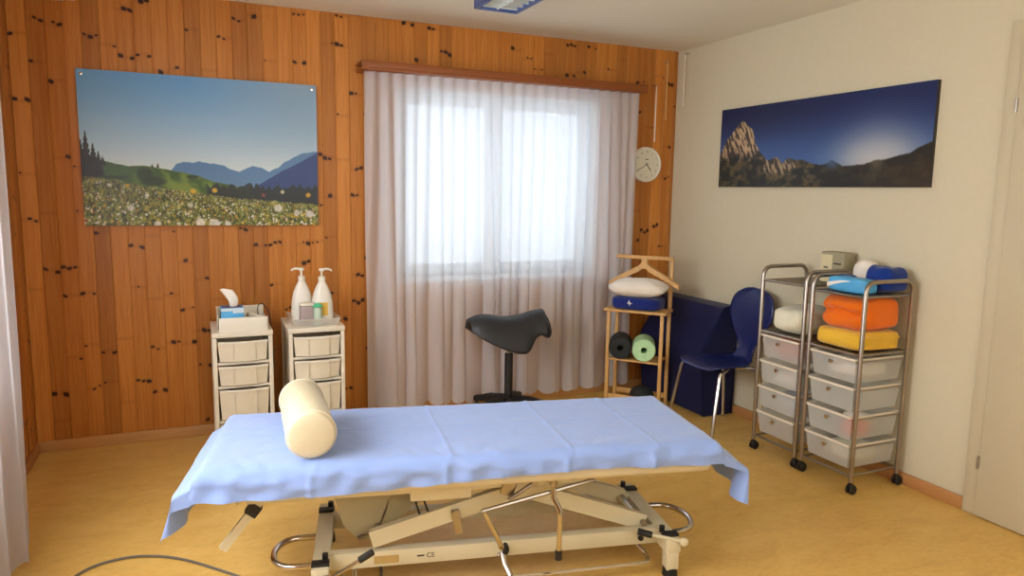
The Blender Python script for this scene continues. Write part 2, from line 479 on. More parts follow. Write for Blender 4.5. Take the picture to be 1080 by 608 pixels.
# back curtain
def curtain_fn(x0, x1, ztop, zbot, seed, npl, amp0, amp1, depth_y):
    rnd = random.Random(seed)
    ph = [rnd.uniform(-.9, .9) for _ in range(80)]; am = [rnd.uniform(.55, 1.15) for _ in range(80)]
    def lerp(arr, t):
        i = int(t); f = t-i; f = f*f*(3-2*f); return arr[i]*(1-f)+arr[i+1]*f
    def fn(u, v):
        z = zbot+(ztop-zbot)*v; k = (1-v)
        t = u*npl
        t2 = t+.75*lerp(ph, t*.5+10)*min(1, k*1.5)
        a = (amp0+(amp1-amp0)*k**.7)*lerp(am, t*.6+3)
        s = math.sin(2*PI*t2); s2 = math.sin(2*PI*t2*.5+1.3+seed)
        y = a*(s*(.95-.62*k)+1.0*s2*k)
        pinch = math.exp(-((v-.962)/.018)**2)
        y *= 1-.55*pinch
        x = x0+(x1-x0)*u + .012*math.cos(2*PI*t2)*k + .02*lerp(ph, t*.3+30)*k
        zz = z + (.012*math.sin(2*PI*t2+.8)+.015*lerp(ph, t*.45+20))*k**6
        return (x, depth_y+y, zz)
    return fn
mb = MB(); mb.grid(curtain_fn(1.79, 3.735, 2.163, .068, 3, 24, .013, .040, -.105), 560, 70)
tag(mb.build('curtain', M['curtain'], smooth=0), 'wide sheer white curtain with many pleats hanging before the back window', 'curtain')
# left curtain
mb = MB(); f0 = curtain_fn(-3.9, -1.085, 2.3, .015, 5, 22, .012, .038, 0)
def fl(u, v):
    x, y, z = f0(u, v); return (.17+y, x, z)
mb.grid(fl, 300, 40)
tag(mb.build('curtain', M['curtain_left'], smooth=0), 'long white curtain at the left edge of the photo, before the left wall', 'curtain')
mb = MB(); mb.box((0, -3.95, 2.3), (.24, -1.05, 2.36), .004)
tag(mb.build('curtain_rail', M['pelmet']), 'wooden curtain board on the left wall, above the left curtain', 'curtain rail')

# ------------------------------------------------------------------ pictures (printed panels; colours held per vertex)
rng = np.random.default_rng(5)
def vnoise(U, V, f, seed):
    r = np.random.default_rng(seed); n = int(f)+3
    g = r.random((n*3, n*3)); x = U*f; y = V*f
    i = np.floor(x).astype(int); j = np.floor(y).astype(int); fx = x-i; fy = y-j
    fx = fx*fx*(3-2*fx); fy = fy*fy*(3-2*fy); i %= n*3-1; j %= n*3-1
    return (g[j, i]*(1-fx)+g[j, i+1]*fx)*(1-fy)+(g[j+1, i]*(1-fx)+g[j+1, i+1]*fx)*fy
def fbm(U, V, f, seed, o=4):
    s = 0; a = .5
    for k in range(o): s = s+a*vnoise(U, V, f*2**k, seed+k); a *= .5
    return s
def tolin(c):
    c = np.clip(c/255., 0, 1); return np.where(c <= .04045, c/12.92, ((c+.055)/1.055)**2.4)
def lay(img, mask, c): 
    m = mask[..., None] if mask.ndim == 2 else mask
    return img*(1-m)+np.array(c if isinstance(c, np.ndarray) else np.array(c, float))*m
def sm(a, b, x): t = np.clip((x-a)/(b-a), 0, 1); return t*t*(3-2*t)
def meadow(nu, nv):
    U, V = np.meshgrid(np.linspace(0, 1, nu), np.linspace(0, 1, nv))
    asp = 1.5; X = 10+U*1045; Yp = 408-V*686       # pixel-like coordinates of a sketch of the print
    t = np.clip((Yp+278)/430, 0, 1)[..., None]
    top = np.array([98, 154, 206.]); low = np.array([206, 218, 220.])
    img = top*(1-t**1.3)+low*t**1.3
    g = sm(.35, 1.0, U)*(1-t[..., 0])*.75
    img = lay(img, g, (146, 162, 174))
    L = 1-sm(.0, .45, U); img = lay(img, L*.25*(1-t[..., 0]), (112, 170, 214))
    def below(px, py, jit=0, seed=1, soft=3):
        r = np.interp(X, px, py)
        if jit: r = r+jit*(fbm(U, U*0+.3, 30, seed)-.5)*2
        return sm(-soft, soft, Yp-r)
    m = below([0, 380, 400, 430, 470, 500, 530, 560, 610, 640, 680, 710, 745, 790, 820, 860, 890, 940, 980, 1040, 1060], [300, 152, 125, 112, 118, 107, 112, 118, 125, 140, 150, 135, 123, 130, 148, 130, 100, 75, 55, 42, 46], 5, 3)
    c1 = np.array([84, 124, 168.])*(1-.3*sm(120, 230, Yp))[..., None]+np.array([120, 150, 176.])*.3*sm(120, 230, Yp)[..., None]
    img = lay(img, m, c1)
    m = below([0, 700, 780, 850, 920, 1000, 1060], [400, 260, 205, 160, 125, 80, 48], 5, 9)
    img = lay(img, m, (42, 66, 122))
    hx = [0, 60, 90, 140, 200, 260, 330, 400, 440, 500, 560, 640, 720, 760]; hy = [90, 100, 115, 128, 140, 134, 145, 158, 165, 178, 200, 215, 236, 300]
    m = below(hx, hy, 3, 11)
    n = fbm(U*1.5, V+U*.8, 9, 21)
    grass = np.array([58, 86, 30.])*(1-sm(.35, .62, n))[..., None]+np.array([120, 140, 54.])*sm(.35, .62, n)[..., None]
    img = lay(img, m, grass)
    for (cx, cy, rx, ry) in ((265, 175, 38, 34), (300, 205, 60, 24), (140, 190, 60, 10), (470, 180, 30, 10)):
        dd = ((X-cx)/rx)**2+((Yp-cy)/ry)**2; img = lay(img, (1-sm(.3, 1.2, dd+.5*n-.25))*.8, (38, 50, 24))
    tr = 220+18*(vnoise(U, V*0, 70, 5)-.5)*2
    m = sm(-3, 3, Yp-tr)*sm(515, 540, X+20*(n-.5)); img = lay(img, m*(.9), (26, 34, 34))
    # conifers at the left
    for cx, ty, by, wd in ((32, -14, 195, 36), (60, 40, 195, 34), (12, 24, 195, 30), (80, 74, 185, 26), (96, 98, 140, 16), (298, 126, 142, 5), (322, 122, 142, 6), (735, 205, 240, 12), (765, 208, 240, 12)):
        h = np.clip((Yp-ty)/(by-ty), 0, 1); jag = .55+.45*np.abs(np.sin(h*26))
        m = ((np.abs(X-cx) < wd*h*jag+1.2) & (Yp > ty) & (Yp < by)).astype(float); img = lay(img, m*.95, (34, 30, 28))
    # flower meadow
    edge = np.interp(X, [0, 150, 300, 420, 530, 640, 1060], [186, 205, 232, 246, 262, 276, 306])+10*(vnoise(U, V*0, 60, 77)-.5)
    m = sm(-5, 6, Yp-edge)
    n1 = fbm(U*asp, V, 40, 31, 3); n2 = vnoise(U*asp*1.2, V*.5, 110, 41)
    g = np.array([58, 66, 22.])*(1-n1)[..., None]+np.array([186, 178, 88.])*n1[..., None]
    g = g*(.5+.8*n2)[..., None]
    img = lay(img, m, g)
    r = np.random.default_rng(3)
    yy0 = Yp; n_d = 1500
    A = np.ones((nv, nu, 3))*img
    for k in range(n_d):
        u = r.random(); xx = 10+u*1045
        e = np.interp(xx, [0, 150, 300, 420, 530, 640, 1060], [186, 205, 232, 246, 262, 276, 306])
        q = r.random(); yy = e+q**1.2*(408-e); s = (2.2+5.2*q*r.random())
        kind = r.random()
        col = (238, 232, 216) if kind < .30 else (222, 174, 50) if kind < .48 else (122, 138, 52) if kind < .80 else (60, 66, 26) if kind < .95 else (150, 70, 48)
        i0 = int((xx-10)/1045*(nu-1)); j0 = int((408-yy)/686*(nv-1)); ri = int(s/1045*nu)+2
        sl = (slice(max(0, j0-ri), min(nv, j0+ri+1)), slice(max(0, i0-ri), min(nu, i0+ri+1)))
        dd = np.hypot(X[sl]-xx, Yp[sl]-yy)/s
        mm = (1-sm(.6, 1.2, dd))[..., None]*.85; A[sl] = A[sl]*(1-mm)+np.array(col, float)*mm
    for xx, yy, s, col in ((200, 327, 19, (214, 208, 190)), (496, 392, 26, (236, 230, 218)), (560, 400, 30, (220, 214, 204)), (620, 402, 18, (220, 214, 204)), (858, 325, 24, (222, 216, 206)), (950, 346, 19, (206, 200, 194)), (1012, 352, 24, (214, 208, 204)), (880, 245, 12, (214, 210, 170)), (455, 313, 15, (210, 206, 190)), (270, 270, 12, (214, 208, 186)), (118, 225, 11, (206, 200, 176)), (310, 400, 19, (220, 214, 200)),
                           (470, 247, 16, (218, 170, 44)), (565, 242, 15, (222, 172, 40)), (1006, 259, 15, (226, 170, 36)), (190, 225, 10, (206, 160, 50)), (95, 318, 10, (206, 164, 50)), (790, 262, 12, (140, 62, 50))):
        dd = np.hypot(X-xx, (Yp-yy)*1.1)/s; mm = ((1-sm(.55, 1.1, dd))*(.72+.28*n2))[..., None]; A = A*(1-mm)+np.array(col, float)*mm
    return A
def peaks(nu, nv):
    U, V = np.meshgrid(np.linspace(0, 1, nu), np.linspace(0, 1, nv))
    px = [130, 150, 175, 188, 200, 216, 230, 245, 265, 285, 300, 315, 335, 355, 380, 400, 440, 480, 495, 510, 530, 600, 650, 700, 740, 770, 812]
    pv = [.44, .62, .74, .80, .83, .77, .72, .53, .40, .32, .33, .36, .28, .34, .31, .31, .26, .25, .30, .27, .23, .24, .28, .30, .33, .38, .44]
    tt = (np.array(px)-128)/684.; pu = 113*tt/(83+30*tt)
    img = np.ones((nv, nu, 3))*np.array([22, 36, 84.])
    t = sm(.95, .25, V); img = lay(img, t*.9, (66, 100, 158))
    sx = .80
    d = np.hypot((U-sx)*1.25, (V-.27)*.75)
    img = lay(img, np.exp(-(d/.2)**2)*.95, (214, 206, 190))
    img = lay(img, np.exp(-((U-sx)/.13)**2)*.45*sm(1.1, .2, V), (150, 160, 182))
    img = lay(img, sm(.5, 1.0, V)*.6*sm(.65, .2, U), (16, 24, 58))
    r = np.interp(U, pu, pv)+.035*(fbm(U, U*0+.2, 34, 6)-.5)
    m = sm(.012, -.012, V-r)
    n = fbm(U*2.6, V*1.2, 14, 8); n2 = fbm(U*3.4+V*.5, V*.42, 30, 12, 4)
    ground = np.array([30, 30, 24.])*(1-sm(.35, .65, n))[..., None]+np.array([86, 74, 46.])*sm(.35, .65, n)[..., None]
    rock = np.array([58, 50, 44.])*(1-sm(.36, .6, n2))[..., None]+np.array([190, 160, 122.])*sm(.36, .6, n2)[..., None]
    rk = sm(.30, .44, V+.12*(n-.5))*(U < .31)+sm(.12, .24, V+.2*(n2-.5))*((U > .27) & (U < .44))*.8
    g = lay(ground, np.clip(rk, 0, 1), rock)
    g = lay(g, (U > .53)*1.0*sm(.53, .6, U)*.65, (34, 30, 24))
    g = lay(g, sm(.74, .95, U)*.35*sm(.25, .05, V-.1*U), (84, 62, 40))
    img = img*(1-m[..., None])+g*m[..., None]
    far = np.exp(-((U-.615)/.03)**2)*m*sm(.16, .26, V); img = lay(img, far*.9, (66, 92, 132))
    img = lay(img, np.exp(-((U-.80)/.03)**2)*m*.35*sm(.0, .25, V), (150, 140, 110))
    return img
def panel(name, fn, nu, nv, sx, sz, th, mat):
    A = fn(nu, nv); lin = tolin(A)
    xs = np.linspace(0, sx, nu); zs = np.linspace(0, sz, nv)
    XX, ZZ = np.meshgrid(xs, zs); n = nu*nv
    co = np.zeros((n, 3)); co[:, 0] = XX.ravel(); co[:, 2] = ZZ.ravel()
    idx = np.arange(n).reshape(nv, nu)
    q = np.stack([idx[:-1, :-1], idx[:-1, 1:], idx[1:, 1:], idx[1:, :-1]], -1).reshape(-1, 4)
    me = bpy.data.meshes.new(name)
    me.from_pydata(co.tolist(), [], q.tolist())
    ca = me.color_attributes.new('Col', 'FLOAT_COLOR', 'POINT')
    buf = np.ones((n, 4)); buf[:, :3] = lin.reshape(-1, 3); ca.data.foreach_set('color', buf.ravel().astype(np.float32))
    me.materials.append(mat)
    o = bpy.data.objects.new(name, me); COL.objects.link(o); return o
p = thing('wall_picture', 'large landscape photo panel of a flower meadow and blue mountains on the pine wall', 'picture', (.294, -.03, 1.244))
o = panel('print', meadow, 540, 360, 1.228, .823, 0, M['pict_meadow']); o.parent = p; o.location = (0, -.0005, 0)
mb = MB(); mb.box((0, 0, 0), (1.228, .012, .823)); mb.build('backing_board', M['white_plastic'], p)
for x in (.025, 1.203):
    for z in (.798,):
        mb = MB(); mb.lathe([(0, 0), (.008, 0), (.008, .004), (0, .005)], 14, rot=(PI/2, 0, 0), loc=(x, -.001, z))
        mb.lathe([(.006, -.0), (.006, -.018)], 12, rot=(PI/2, 0, 0), loc=(x, .012, z)); mb.build('corner_bolt', M['chrome'], p)
p = thing('wall_picture', 'wide dark panorama photo of a rocky peak under deep blue sky on the cream wall', 'picture', (W-.022, -.543, 1.518), -PI/2)
o = panel('print', peaks, 600, 200, 1.541, .511, 0, M['pict_peaks']); o.parent = p; o.location = (0, -.0005, 0)
mb = MB(); mb.box((0, 0, 0), (1.541, .022, .511), .001); mb.build('canvas_frame', M['ink'], p)

# ------------------------------------------------------------------ wall clock
c = thing('wall_clock', 'round white wall clock on the pine wall, half tucked behind the curtain edge', 'clock', (3.872, 0, 1.676))
mb = MB(); mb.lathe([(0, 0), (.126, 0), (.128, .01), (.126, .028), (.118, .032), (.113, .026), (0, .026)], 48, rot=(PI/2, 0, 0)); mb.build('clock_case', M['white_plastic'], c)
mb = MB(); mb.lathe([(0, 0), (.112, 0), (.112, .001), (0, .001)], 48, rot=(PI/2, 0, 0), loc=(0, -.0265, 0)); mb.build('dial', M['clock_face'], c)
for k in range(12):
    a = k*PI/6
    text(str(12 if k == 0 else k), .019, M['ink'], c, (math.sin(a)*.092, -.0285, math.cos(a)*.092), (PI/2, 0, 0), 'numeral')
def hand(ang, ln, wd, nm):
    mb = MB(); s, co_ = math.sin(ang), math.cos(ang)
    mb.sqtube((-s*.015, -.0295, -co_*.015), (s*ln, -.0295, co_*ln), .0015, wd); mb.build(nm, M['ink'], c)
hand(rad(240), .09, .004, 'minute_hand'); hand(rad(140), .058, .006, 'hour_hand')
mb = MB(); mb.box((-.012, -.0285, .034), (.012, -.0275, .04)); mb.build('dial_mark', M['ink'], c)

# ------------------------------------------------------------------ pull rods in the corner
def rod(x, y, z0, z1, r, label, mat, wall=0):
    t = thing('blind_rod', label, 'blind rod', (x, y, z0))
    mb = MB(); mb.tube([(0, 0, 0), (0, 0, z1-z0)], r, 8); mb.build('rod', mat, t)
    mb = MB()
    if wall == 0: mb.tube([(0, 0, z1-z0-.004), (0, .0, z1-z0+.012), (0, -y, z1-z0+.012)], .003, 8)
    else: mb.tube([(0, 0, z1-z0-.004), (0, 0, z1-z0+.012), (W-x, 0, z1-z0+.012)], .003, 8)
    mb.build('hook', M['steel'], t)
rod(4.003, -.05, 2.0, 2.40, .006, 'pale wooden rod hanging on the pine wall, nearest the room corner', M['rackwood'])
rod(3.915, -.05, 1.84, 2.23, .005, 'thin whitish rod hanging on the pine wall just above the clock', M['cream_plastic'])
rod(4.1, -.12, 2.1, 2.455, .004, 'thin pale rod hanging on the cream wall beside the room corner', M['cream_plastic'], 1)

# ------------------------------------------------------------------ ceiling lamp
l = thing('ceiling_lamp', 'blue framed ceiling lamp with silver louver, hanging at the top edge of the photo', 'ceiling lamp', (2.2, -.862, H))
mb = MB(); Lx, Ly, zb = .246, 1.3, -.102
for lo, hi in (((0, -Ly, zb), (.022, 0, 0)), ((Lx-.022, -Ly, zb), (Lx, 0, 0)), ((.022, -.022, zb), (Lx-.022, 0, 0)), ((.022, -Ly, zb), (Lx-.022, -Ly+.022, 0)), ((.022, -Ly+.022, -.012), (Lx-.022, -.022, 0))):
    mb.box(lo, hi, .003)
mb.build('housing', M['blue_paint'], l)
mb = MB()
for k in range(18):
    y = -.05-k*.07
    mb.box((.022, y-.003, zb+.006), (Lx-.022, y, zb+.04))
mb.box((Lx/2-.004, -Ly+.022, zb+.006), (Lx/2+.004, -.022, zb+.04)); mb.box((.022, -Ly+.022, zb+.055), (Lx-.022, -.022, zb+.06))
mb.build('louver', M['louver'], l)
for x in (.07, Lx-.07):
    mb = MB(); mb.tube([(x, -.05, zb+.048), (x, -Ly+.05, zb+.048)], .007, 8); mb.build('fluorescent_tube', M['paper'], l)
mb = MB(); mb.box((.2, -.11, 2.41), (.31, 0, 2.47), .006); mb.box((.21, -.10, 2.40), (.26, -.02, 2.41), .002, mat=None)
tag(mb.build('wall_lamp', M['white_plastic']), 'small white fitting high on the pine wall at the top left edge of the photo', 'wall lamp')

# wall socket on the left wall
s = thing('wall_socket', 'small white wall socket low on the left pine wall beside the left curtain', 'socket', (0, -.44, .45))
mb = MB(); mb.box((0, -.04, -.05), (.02, .04, .05), .005); mb.build('plate', M['white_plastic'], s)
mb = MB(); mb.lathe([(0, 0), (.018, 0), (.02, .008), (0, .008)], 20, rot=(0, PI/2, 0), loc=(.016, 0, 0)); mb.build('socket_insert', M['cream_plastic'], s)

# ------------------------------------------------------------------ drawer towers
def tower(x0, label, seed):
    wd, dp, ht = .305, .38, .695
    t = thing('drawer_tower', label, 'drawer tower', (x0, -.45, 0), 0, 'white plastic drawer towers on the pine wall')
    mb = MB()
    for x in (0, wd-.022):
        mb.box((x, 0, 0), (x+.022, .03, ht-.03), .004); mb.box((x, dp-.03, 0), (x+.022, dp, ht-.03), .004)
        mb.box((x+.006, .03, .02), (x+.012, dp-.03, ht-.03))
    mb.box((-.003, -.003, ht-.03), (wd+.003, dp+.003, ht), .006)
    lv = [(.03, .195), (.215, .385), (.405, .515), (.535, .650)]
    for z, _ in lv: mb.box((.022, .004, z-.02), (wd-.022, dp-.01, z-.006), .002)
    mb.build('frame', M['cream_plastic'], t)
    for k, (za, zb) in enumerate(lv):
        mb = MB()
        a, b = .026, wd-.026
        n = 12
        def front(off):
            return [(a+(b-a)*i/n, -off-.022*math.sin(PI*i/n)) for i in range(n+1)]
        f1 = front(0)
        prof = f1+[(b, dp-.03), (a, dp-.03)]
        # shell: front skin, sides, bottom, back
        pts = []; m = len(prof); taper = .93
        cx, cy = (a+b)/2, dp/2
        lo = [(cx+(x-cx)*taper, cy+(y-cy)*.97, za) for x, y in prof]; hi = [(x, y, zb-.012) for x, y in prof]
        mb.poly(lo+hi, [[i, (i+1) % m, m+(i+1) % m, m+i] for i in range(m)]+[list(range(m))[::-1]])
        o = mb.build('drawer', M['frost_w'], t)
        mb = MB()
        f2 = [(x, y-.012) for x, y in f1]
        mb.prism(f1+f2[::-1], 2, zb-.016, zb-.004)
        mb.build('lip', M['white_plastic'], o)
        # vertical ribs moulded in the front
        for fx in (.3, .74):
            mb = MB(); x = a+(b-a)*fx; y = -.022*math.sin(PI*fx)
            mb.box((x-.002, y-.004, za+.01), (x+.002, y+.006, zb-.016))
            mb.build('rib', M['cream_plastic'], o)
    return t
tower(.895, 'white plastic drawer tower carrying the blue tissue box', 1)
tower(1.285, 'white plastic drawer tower carrying the two pump bottles', 2)
def content(x, y, z, d, mat, label, cat, name, seed, p=3, group=None):
    mb = MB(); mb.lump((0, 0, d[2]/2), d, p, .006, 14, seed, 28, 16)
    o = mb.build(name, mat, loc=(x, y, z)); tag(o, label, cat, group); return o
content(1.04, -.31, .537, (.12, .16, .05), M['grey_lilac'], 'dark grey item seen through the top drawer of the tissue box tower', 'drawer contents', 'pouch', 1)
content(1.04, -.30, .217, (.19, .22, .12), M['white_cloth'], 'white cloth seen through the third drawer of the tissue box tower', 'cloth', 'folded_cloth', 2)
content(1.44, -.31, .537, (.17, .18, .055), M['grey_lilac'], 'grey item seen through the top drawer of the pump bottle tower', 'drawer contents', 'pouch', 3)
content(1.44, -.30, .217, (.19, .22, .12), M['cream_cloth'], 'cream cloth seen through the third drawer of the pump bottle tower', 'cloth', 'folded_cloth', 4)

# white open tray on tower one
t = thing('storage_tray', 'white open tray with slanted side on top of the left drawer tower', 'tray', (.925, -.44, .695))
mb = MB()
mb.box((0, 0, 0), (.255, .3, .006)); mb.box((0, 0, .006), (.255, .006, .075), .002); mb.box((0, .294, .006), (.255, .3, .095), .002)
mb.prism([(.0, .006), (.3, .006), (.3, .095), (.1, .095), (.0, .075)], 0, 0, .006)
mb.prism([(.0, .006), (.3, .006), (.3, .05), (.14, .05), (.0, .075)], 0, .249, .255)
mb.build('tray', M['white_plastic'], t)
# tissue box
t = thing('tissue_box', 'small blue tissue box with a white tissue pulled out, in the white tray', 'tissue box', (.944, -.42, .702))
mb = MB(); mb.box((0, 0, 0), (.115, .115, .118), .003); mb.build('carton', M['sky_card'], t)
mb = MB(); mb.box((.0, -.0008, .102), (.115, 0, .118)); mb.box((.06, -.0008, .09), (.115, 0, .102)); mb.build('pale_band', M['pale_card'], t)
mb = MB(); mb.lathe([(0, 0), (.05, 0), (.05, .0012), (0, .0012)], 26, loc=(.057, .057, .118), sy=.75); mb.build('opening', M['lilac_card'], t)
mb = MB()
def tis(u, v):
    a = (u-.5)*PI*1.15; r = .012+.038*v**.8*(1-.55*v)
    return (.062+r*math.sin(a)*(1.0)-.028*v*v+.008*math.sin(7*u+3*v), .055-r*math.cos(a)*.8+.015*v, .115+.105*v*(1-.3*abs(u-.38)))
mb.grid(tis, 22, 14); mb.build('tissue', M['paper'], t, 0)
# charger with cable in the tray
t = thing('charging_handset', 'small white handset with a thin black cable lying in the white tray', 'handset', (1.115, -.27, .702))
mb = MB(); mb.lump((0, 0, .048), (.075, .05, .03), 3, .002, 10, 3, 20, 12, rot=(0, .3, .4)); mb.lump((.03, -.0, .026), (.06, .07, .05), 3, .002, 10, 5, 20, 12); mb.build('handset_body', M['white_plastic'], t)
mb = MB(); mb.tube([(.025, -.0, .055), (.03, .03, .095), (.055, .05, .105), (.085, .03, .06), (.092, -.02, .0), (.096, -.05, -.12), (.097, -.06, -.3)], .0025, 6, smooth_path=6); mb.build('cable', M['black'], t)
content(1.02, -.25, .701, (.09, .07, .075), M['white_cloth'], 'crumpled white wad in the white tray behind the tissue box', 'paper wad', 'crumpled_paper', 9, 2.4)

# clear tray and bottles on tower two
t = thing('storage_tray', 'clear shallow tray holding the pump bottles on the right drawer tower', 'tray', (1.437, -.30, .695))
mb = MB()
lo = [(-.115, -.12, .003), (.115, -.12, .003), (.115, .12, .003), (-.115, .12, .003)]; hi = [(-.134, -.138, .042), (.134, -.138, .042), (.134, .138, .042), (-.134, .138, .042)]
mb.poly(lo+hi, [[0, 1, 5, 4], [1, 2, 6, 5], [2, 3, 7, 6], [3, 0, 4, 7], [3, 2, 1, 0]])
mb.tube([hi[0], hi[1], hi[2], hi[3], hi[0]], .003, 6); mb.build('tray', M['clear_tray'], t)
def pump(x, y, rz, label, lab):
    t = thing('pump_bottle', label, 'pump bottle', (x, y, .700), rz, 'white pump bottles')
    mb = MB()
    mb.lathe([(0, 0), (.046, 0), (.054, .008), (.056, .06), (.054, .12), (.046, .165), (.034, .20), (.024, .222), (.018, .234), (.018, .24), (0, .24)], 32, sx=1.08, sy=.72)
    b = mb.build('bottle_body', M['bottle'], t)
    mb = MB(); mb.lathe([(0, .236), (.02, .236), (.02, .262), (.015, .266), (0, .266)], 24); mb.build('collar', M['white_plastic'], t)
    mb = MB(); mb.tube([(0, 0, .262), (0, 0, .302)], .006, 10); mb.build('pump_stem', M['white_plastic'], t)
    mb = MB(); mb.lathe([(0, .296), (.013, .296), (.016, .304), (.014, .312), (0, .314)], 20); mb.tube([(0, 0, .306), (.035, 0, .308), (.052, 0, .302), (.056, 0, .295)], [.0075, .007, .0055, .005], 10); mb.build('nozzle', M['white_plastic'], t)
    if lab:
        mb = MB()
        def g(u, v):
            a = -PI/2+(u-.5)*1.05; return (.0610*math.cos(a), .0408*math.sin(a)-.0008, .045+.075*v)
        mb.grid(g, 8, 4); mb.build('label_sticker', M['yellow_label'], b, 0)
pump(1.383, -.27, rad(178), 'white pump bottle standing left, nozzle pointing left, behind a grey box', False)
pump(1.487, -.33, rad(-8), 'white pump bottle with a yellow label, nozzle pointing right', True)
t = thing('swab_box', 'small grey lilac box with white lid and dotted base in the clear tray', 'box', (1.395, -.365, .700))
mb = MB(); mb.box((-.037, -.03, 0), (.037, .03, .108), .006); mb.build('box_body', M['grey_lilac'], t)
mb = MB(); mb.box((-.038, -.031, .1082), (.038, .031, .124), .005); mb.build('lid', M['white_plastic'], t)
mb = MB()
for i in range(5):
    for j in range(3): mb.box((-.03+i*.0135, -.0312, .006+j*.01), (-.022+i*.0135, -.0302, .012+j*.01))
mb.build('dot_pattern', M['ink'], t)
t = thing('small_bottle', 'small pale bottle with a mint green cap between the pump bottles', 'bottle', (1.452, -.392, .700))
mb = MB(); mb.lathe([(0, 0), (.021, 0), (.024, .004), (.024, .085), (.019, .096), (.011, .10), (0, .10)], 24); mb.build('bottle_body', M['pale_green'], t)
mb = MB(); mb.lathe([(0, .10), (.02, .10), (.021, .106), (.014, .114), (.008, .122), (0, .123)], 20, sx=1.4); mb.build('cap', M['mint'], t)

# ------------------------------------------------------------------ treatment table
RZ = rad(-12.2)
TB = (1.76, -2.02, 0)
tb = thing('treatment_table', 'height adjustable treatment table with cream metal base under the blue sheet', 'treatment table', TB, RZ)
mb = MB(); mb.box((-.895, -.300, .454), (.863, .290, .556), .030, 5); mb.build('cushion', M['vinyl'], tb)
mb = MB()   # upper frame
for y in (-.17, .17): mb.box((-.78, y-.02, .405), (.42, y+.02, .452), .003)
for x in (-.76, -.46, -.02, .40): mb.box((x-.02, -.15, .41), (x+.02, .15, .448), .003)
mb.build('upper_frame', M['table_paint'], tb)
# base
fb = MB(); fb.box((-.52, -.115, .10), (.74, -.07, .16), .004); beam = fb.build('base_beam', M['table_paint'], tb)
fb = MB(); fb.box((-.52, .21, .10), (.74, .255, .16), .004); fb.build('base_beam', M['table_paint'], tb)
for x, nm in ((-.545, 'l'), (.765, 'r')):
    mb = MB(); mb.box((x-.03, -.205, .10), (x+.03, .345, .155), .004)
    if nm == 'r':
        mb.sqtube((x-.085, -.05, .165), (x-.085, .30, .165), .022, .02); mb.box((x-.075, -.12, .125), (x-.03, .32, .135), .002)
    o = mb.build('cross_beam', M['table_paint'], tb)
    for y in (-.18, .32):
        mb = MB(); mb.box((x-.024, y-.024, .03), (x+.024, y+.024, .105), .003); f = mb.build('foot', M['table_paint'], tb)
        mb = MB(); mb.lathe([(0, 0), (.03, 0), (.028, .034), (0, .034)], 16, loc=(x, y, 0)); mb.build('rubber_pad', M['black'], f)
    for y in (-.165, .27):
        mb = MB(); mb.box((x-.031, y-.018, .152), (x+.031, y+.018, .166), .003)
        mb.tube([(x+(.015 if nm == 'l' else -.02), y+.03, .155), (x+(.015 if nm == 'l' else -.02), y+.03, .18)], .011, 10)
        mb.build('corner_cap', M['black'], tb)
mb = MB(); mb.lathe([(0, 0), (.011, 0), (.011, .008), (0, .01)], 14, rot=(PI/2, 0, 0), loc=(.665, -.115, .128)); mb.build('beam_bolt', M['black'], tb)
mb = MB(); mb.lathe([(0, 0), (.012, 0), (.012, .02), (0, .024)], 14, rot=(PI/2, 0, 0), loc=(.125, -.115, .135), sy=1.7)
mb.build('beam_bolt', M['black'], tb)
# scissor arms
for yy, nm in ((-.09, 0), (.15, 1)):
    mb = MB(); mb.sqtube((-.37, yy, .20), (.40, yy, .412), .03, .062); mb.build('scissor_arm', M['table_paint'], tb)
    mb = MB(); mb.sqtube((.70, yy+.035, .165), (-.10, yy+.035, .445), .03, .062); mb.build('scissor_arm', M['table_paint'], tb)
for px, pz in ((-.345, .205), (.69, .17), (.375, .405), (-.08, .435)):
    mb = MB(); mb.tube([(px, -.09, pz), (px, .2, pz)], .012, 10); mb.build('pivot_rod', M['steel'], tb)
# flat cover of the lifting motor
mb = MB(); mb.prism([(-.53, .42), (-.47, .215), (-.415, .155), (-.36, .16), (-.19, .285), (-.16, .335), (-.155, .435), (-.3, .44)], 1, .0, .05)
mb.build('motor_cover', M['table_dark'], tb)
mb = MB(); mb.prism([(-.352, .17), (-.345, .17), (-.25, .435), (-.257, .435)], 1, -.003, .0); mb.tube([(-.42, .02, .165), (-.30, .02, .20)], .022, 12); mb.build('motor_rod', M['steel'], tb)
mb = MB(); mb.box((-.232, -.165, .362), (-.012, -.095, .438), .006); mb.build('control_box', M['table_paint'], tb)
for px, z0 in ((-.22, .27), (-.19, .28)):
    mb = MB(); mb.tube([(px, -.09, .37), (px+.03, -.09, z0)], .004, 6); mb.build('motor_cable', M['black'], tb)
mb = MB(); mb.box((-.072, -.116, .20), (-.042, -.110, .30), .002, rot=(0, -.18, 0)); mb.lathe([(0, 0), (.012, 0), (.012, .008), (0, .009)], 12, rot=(PI/2, 0, 0), loc=(-.062, -.12, .29)); mb.build('link_plate', M['steel'], tb)
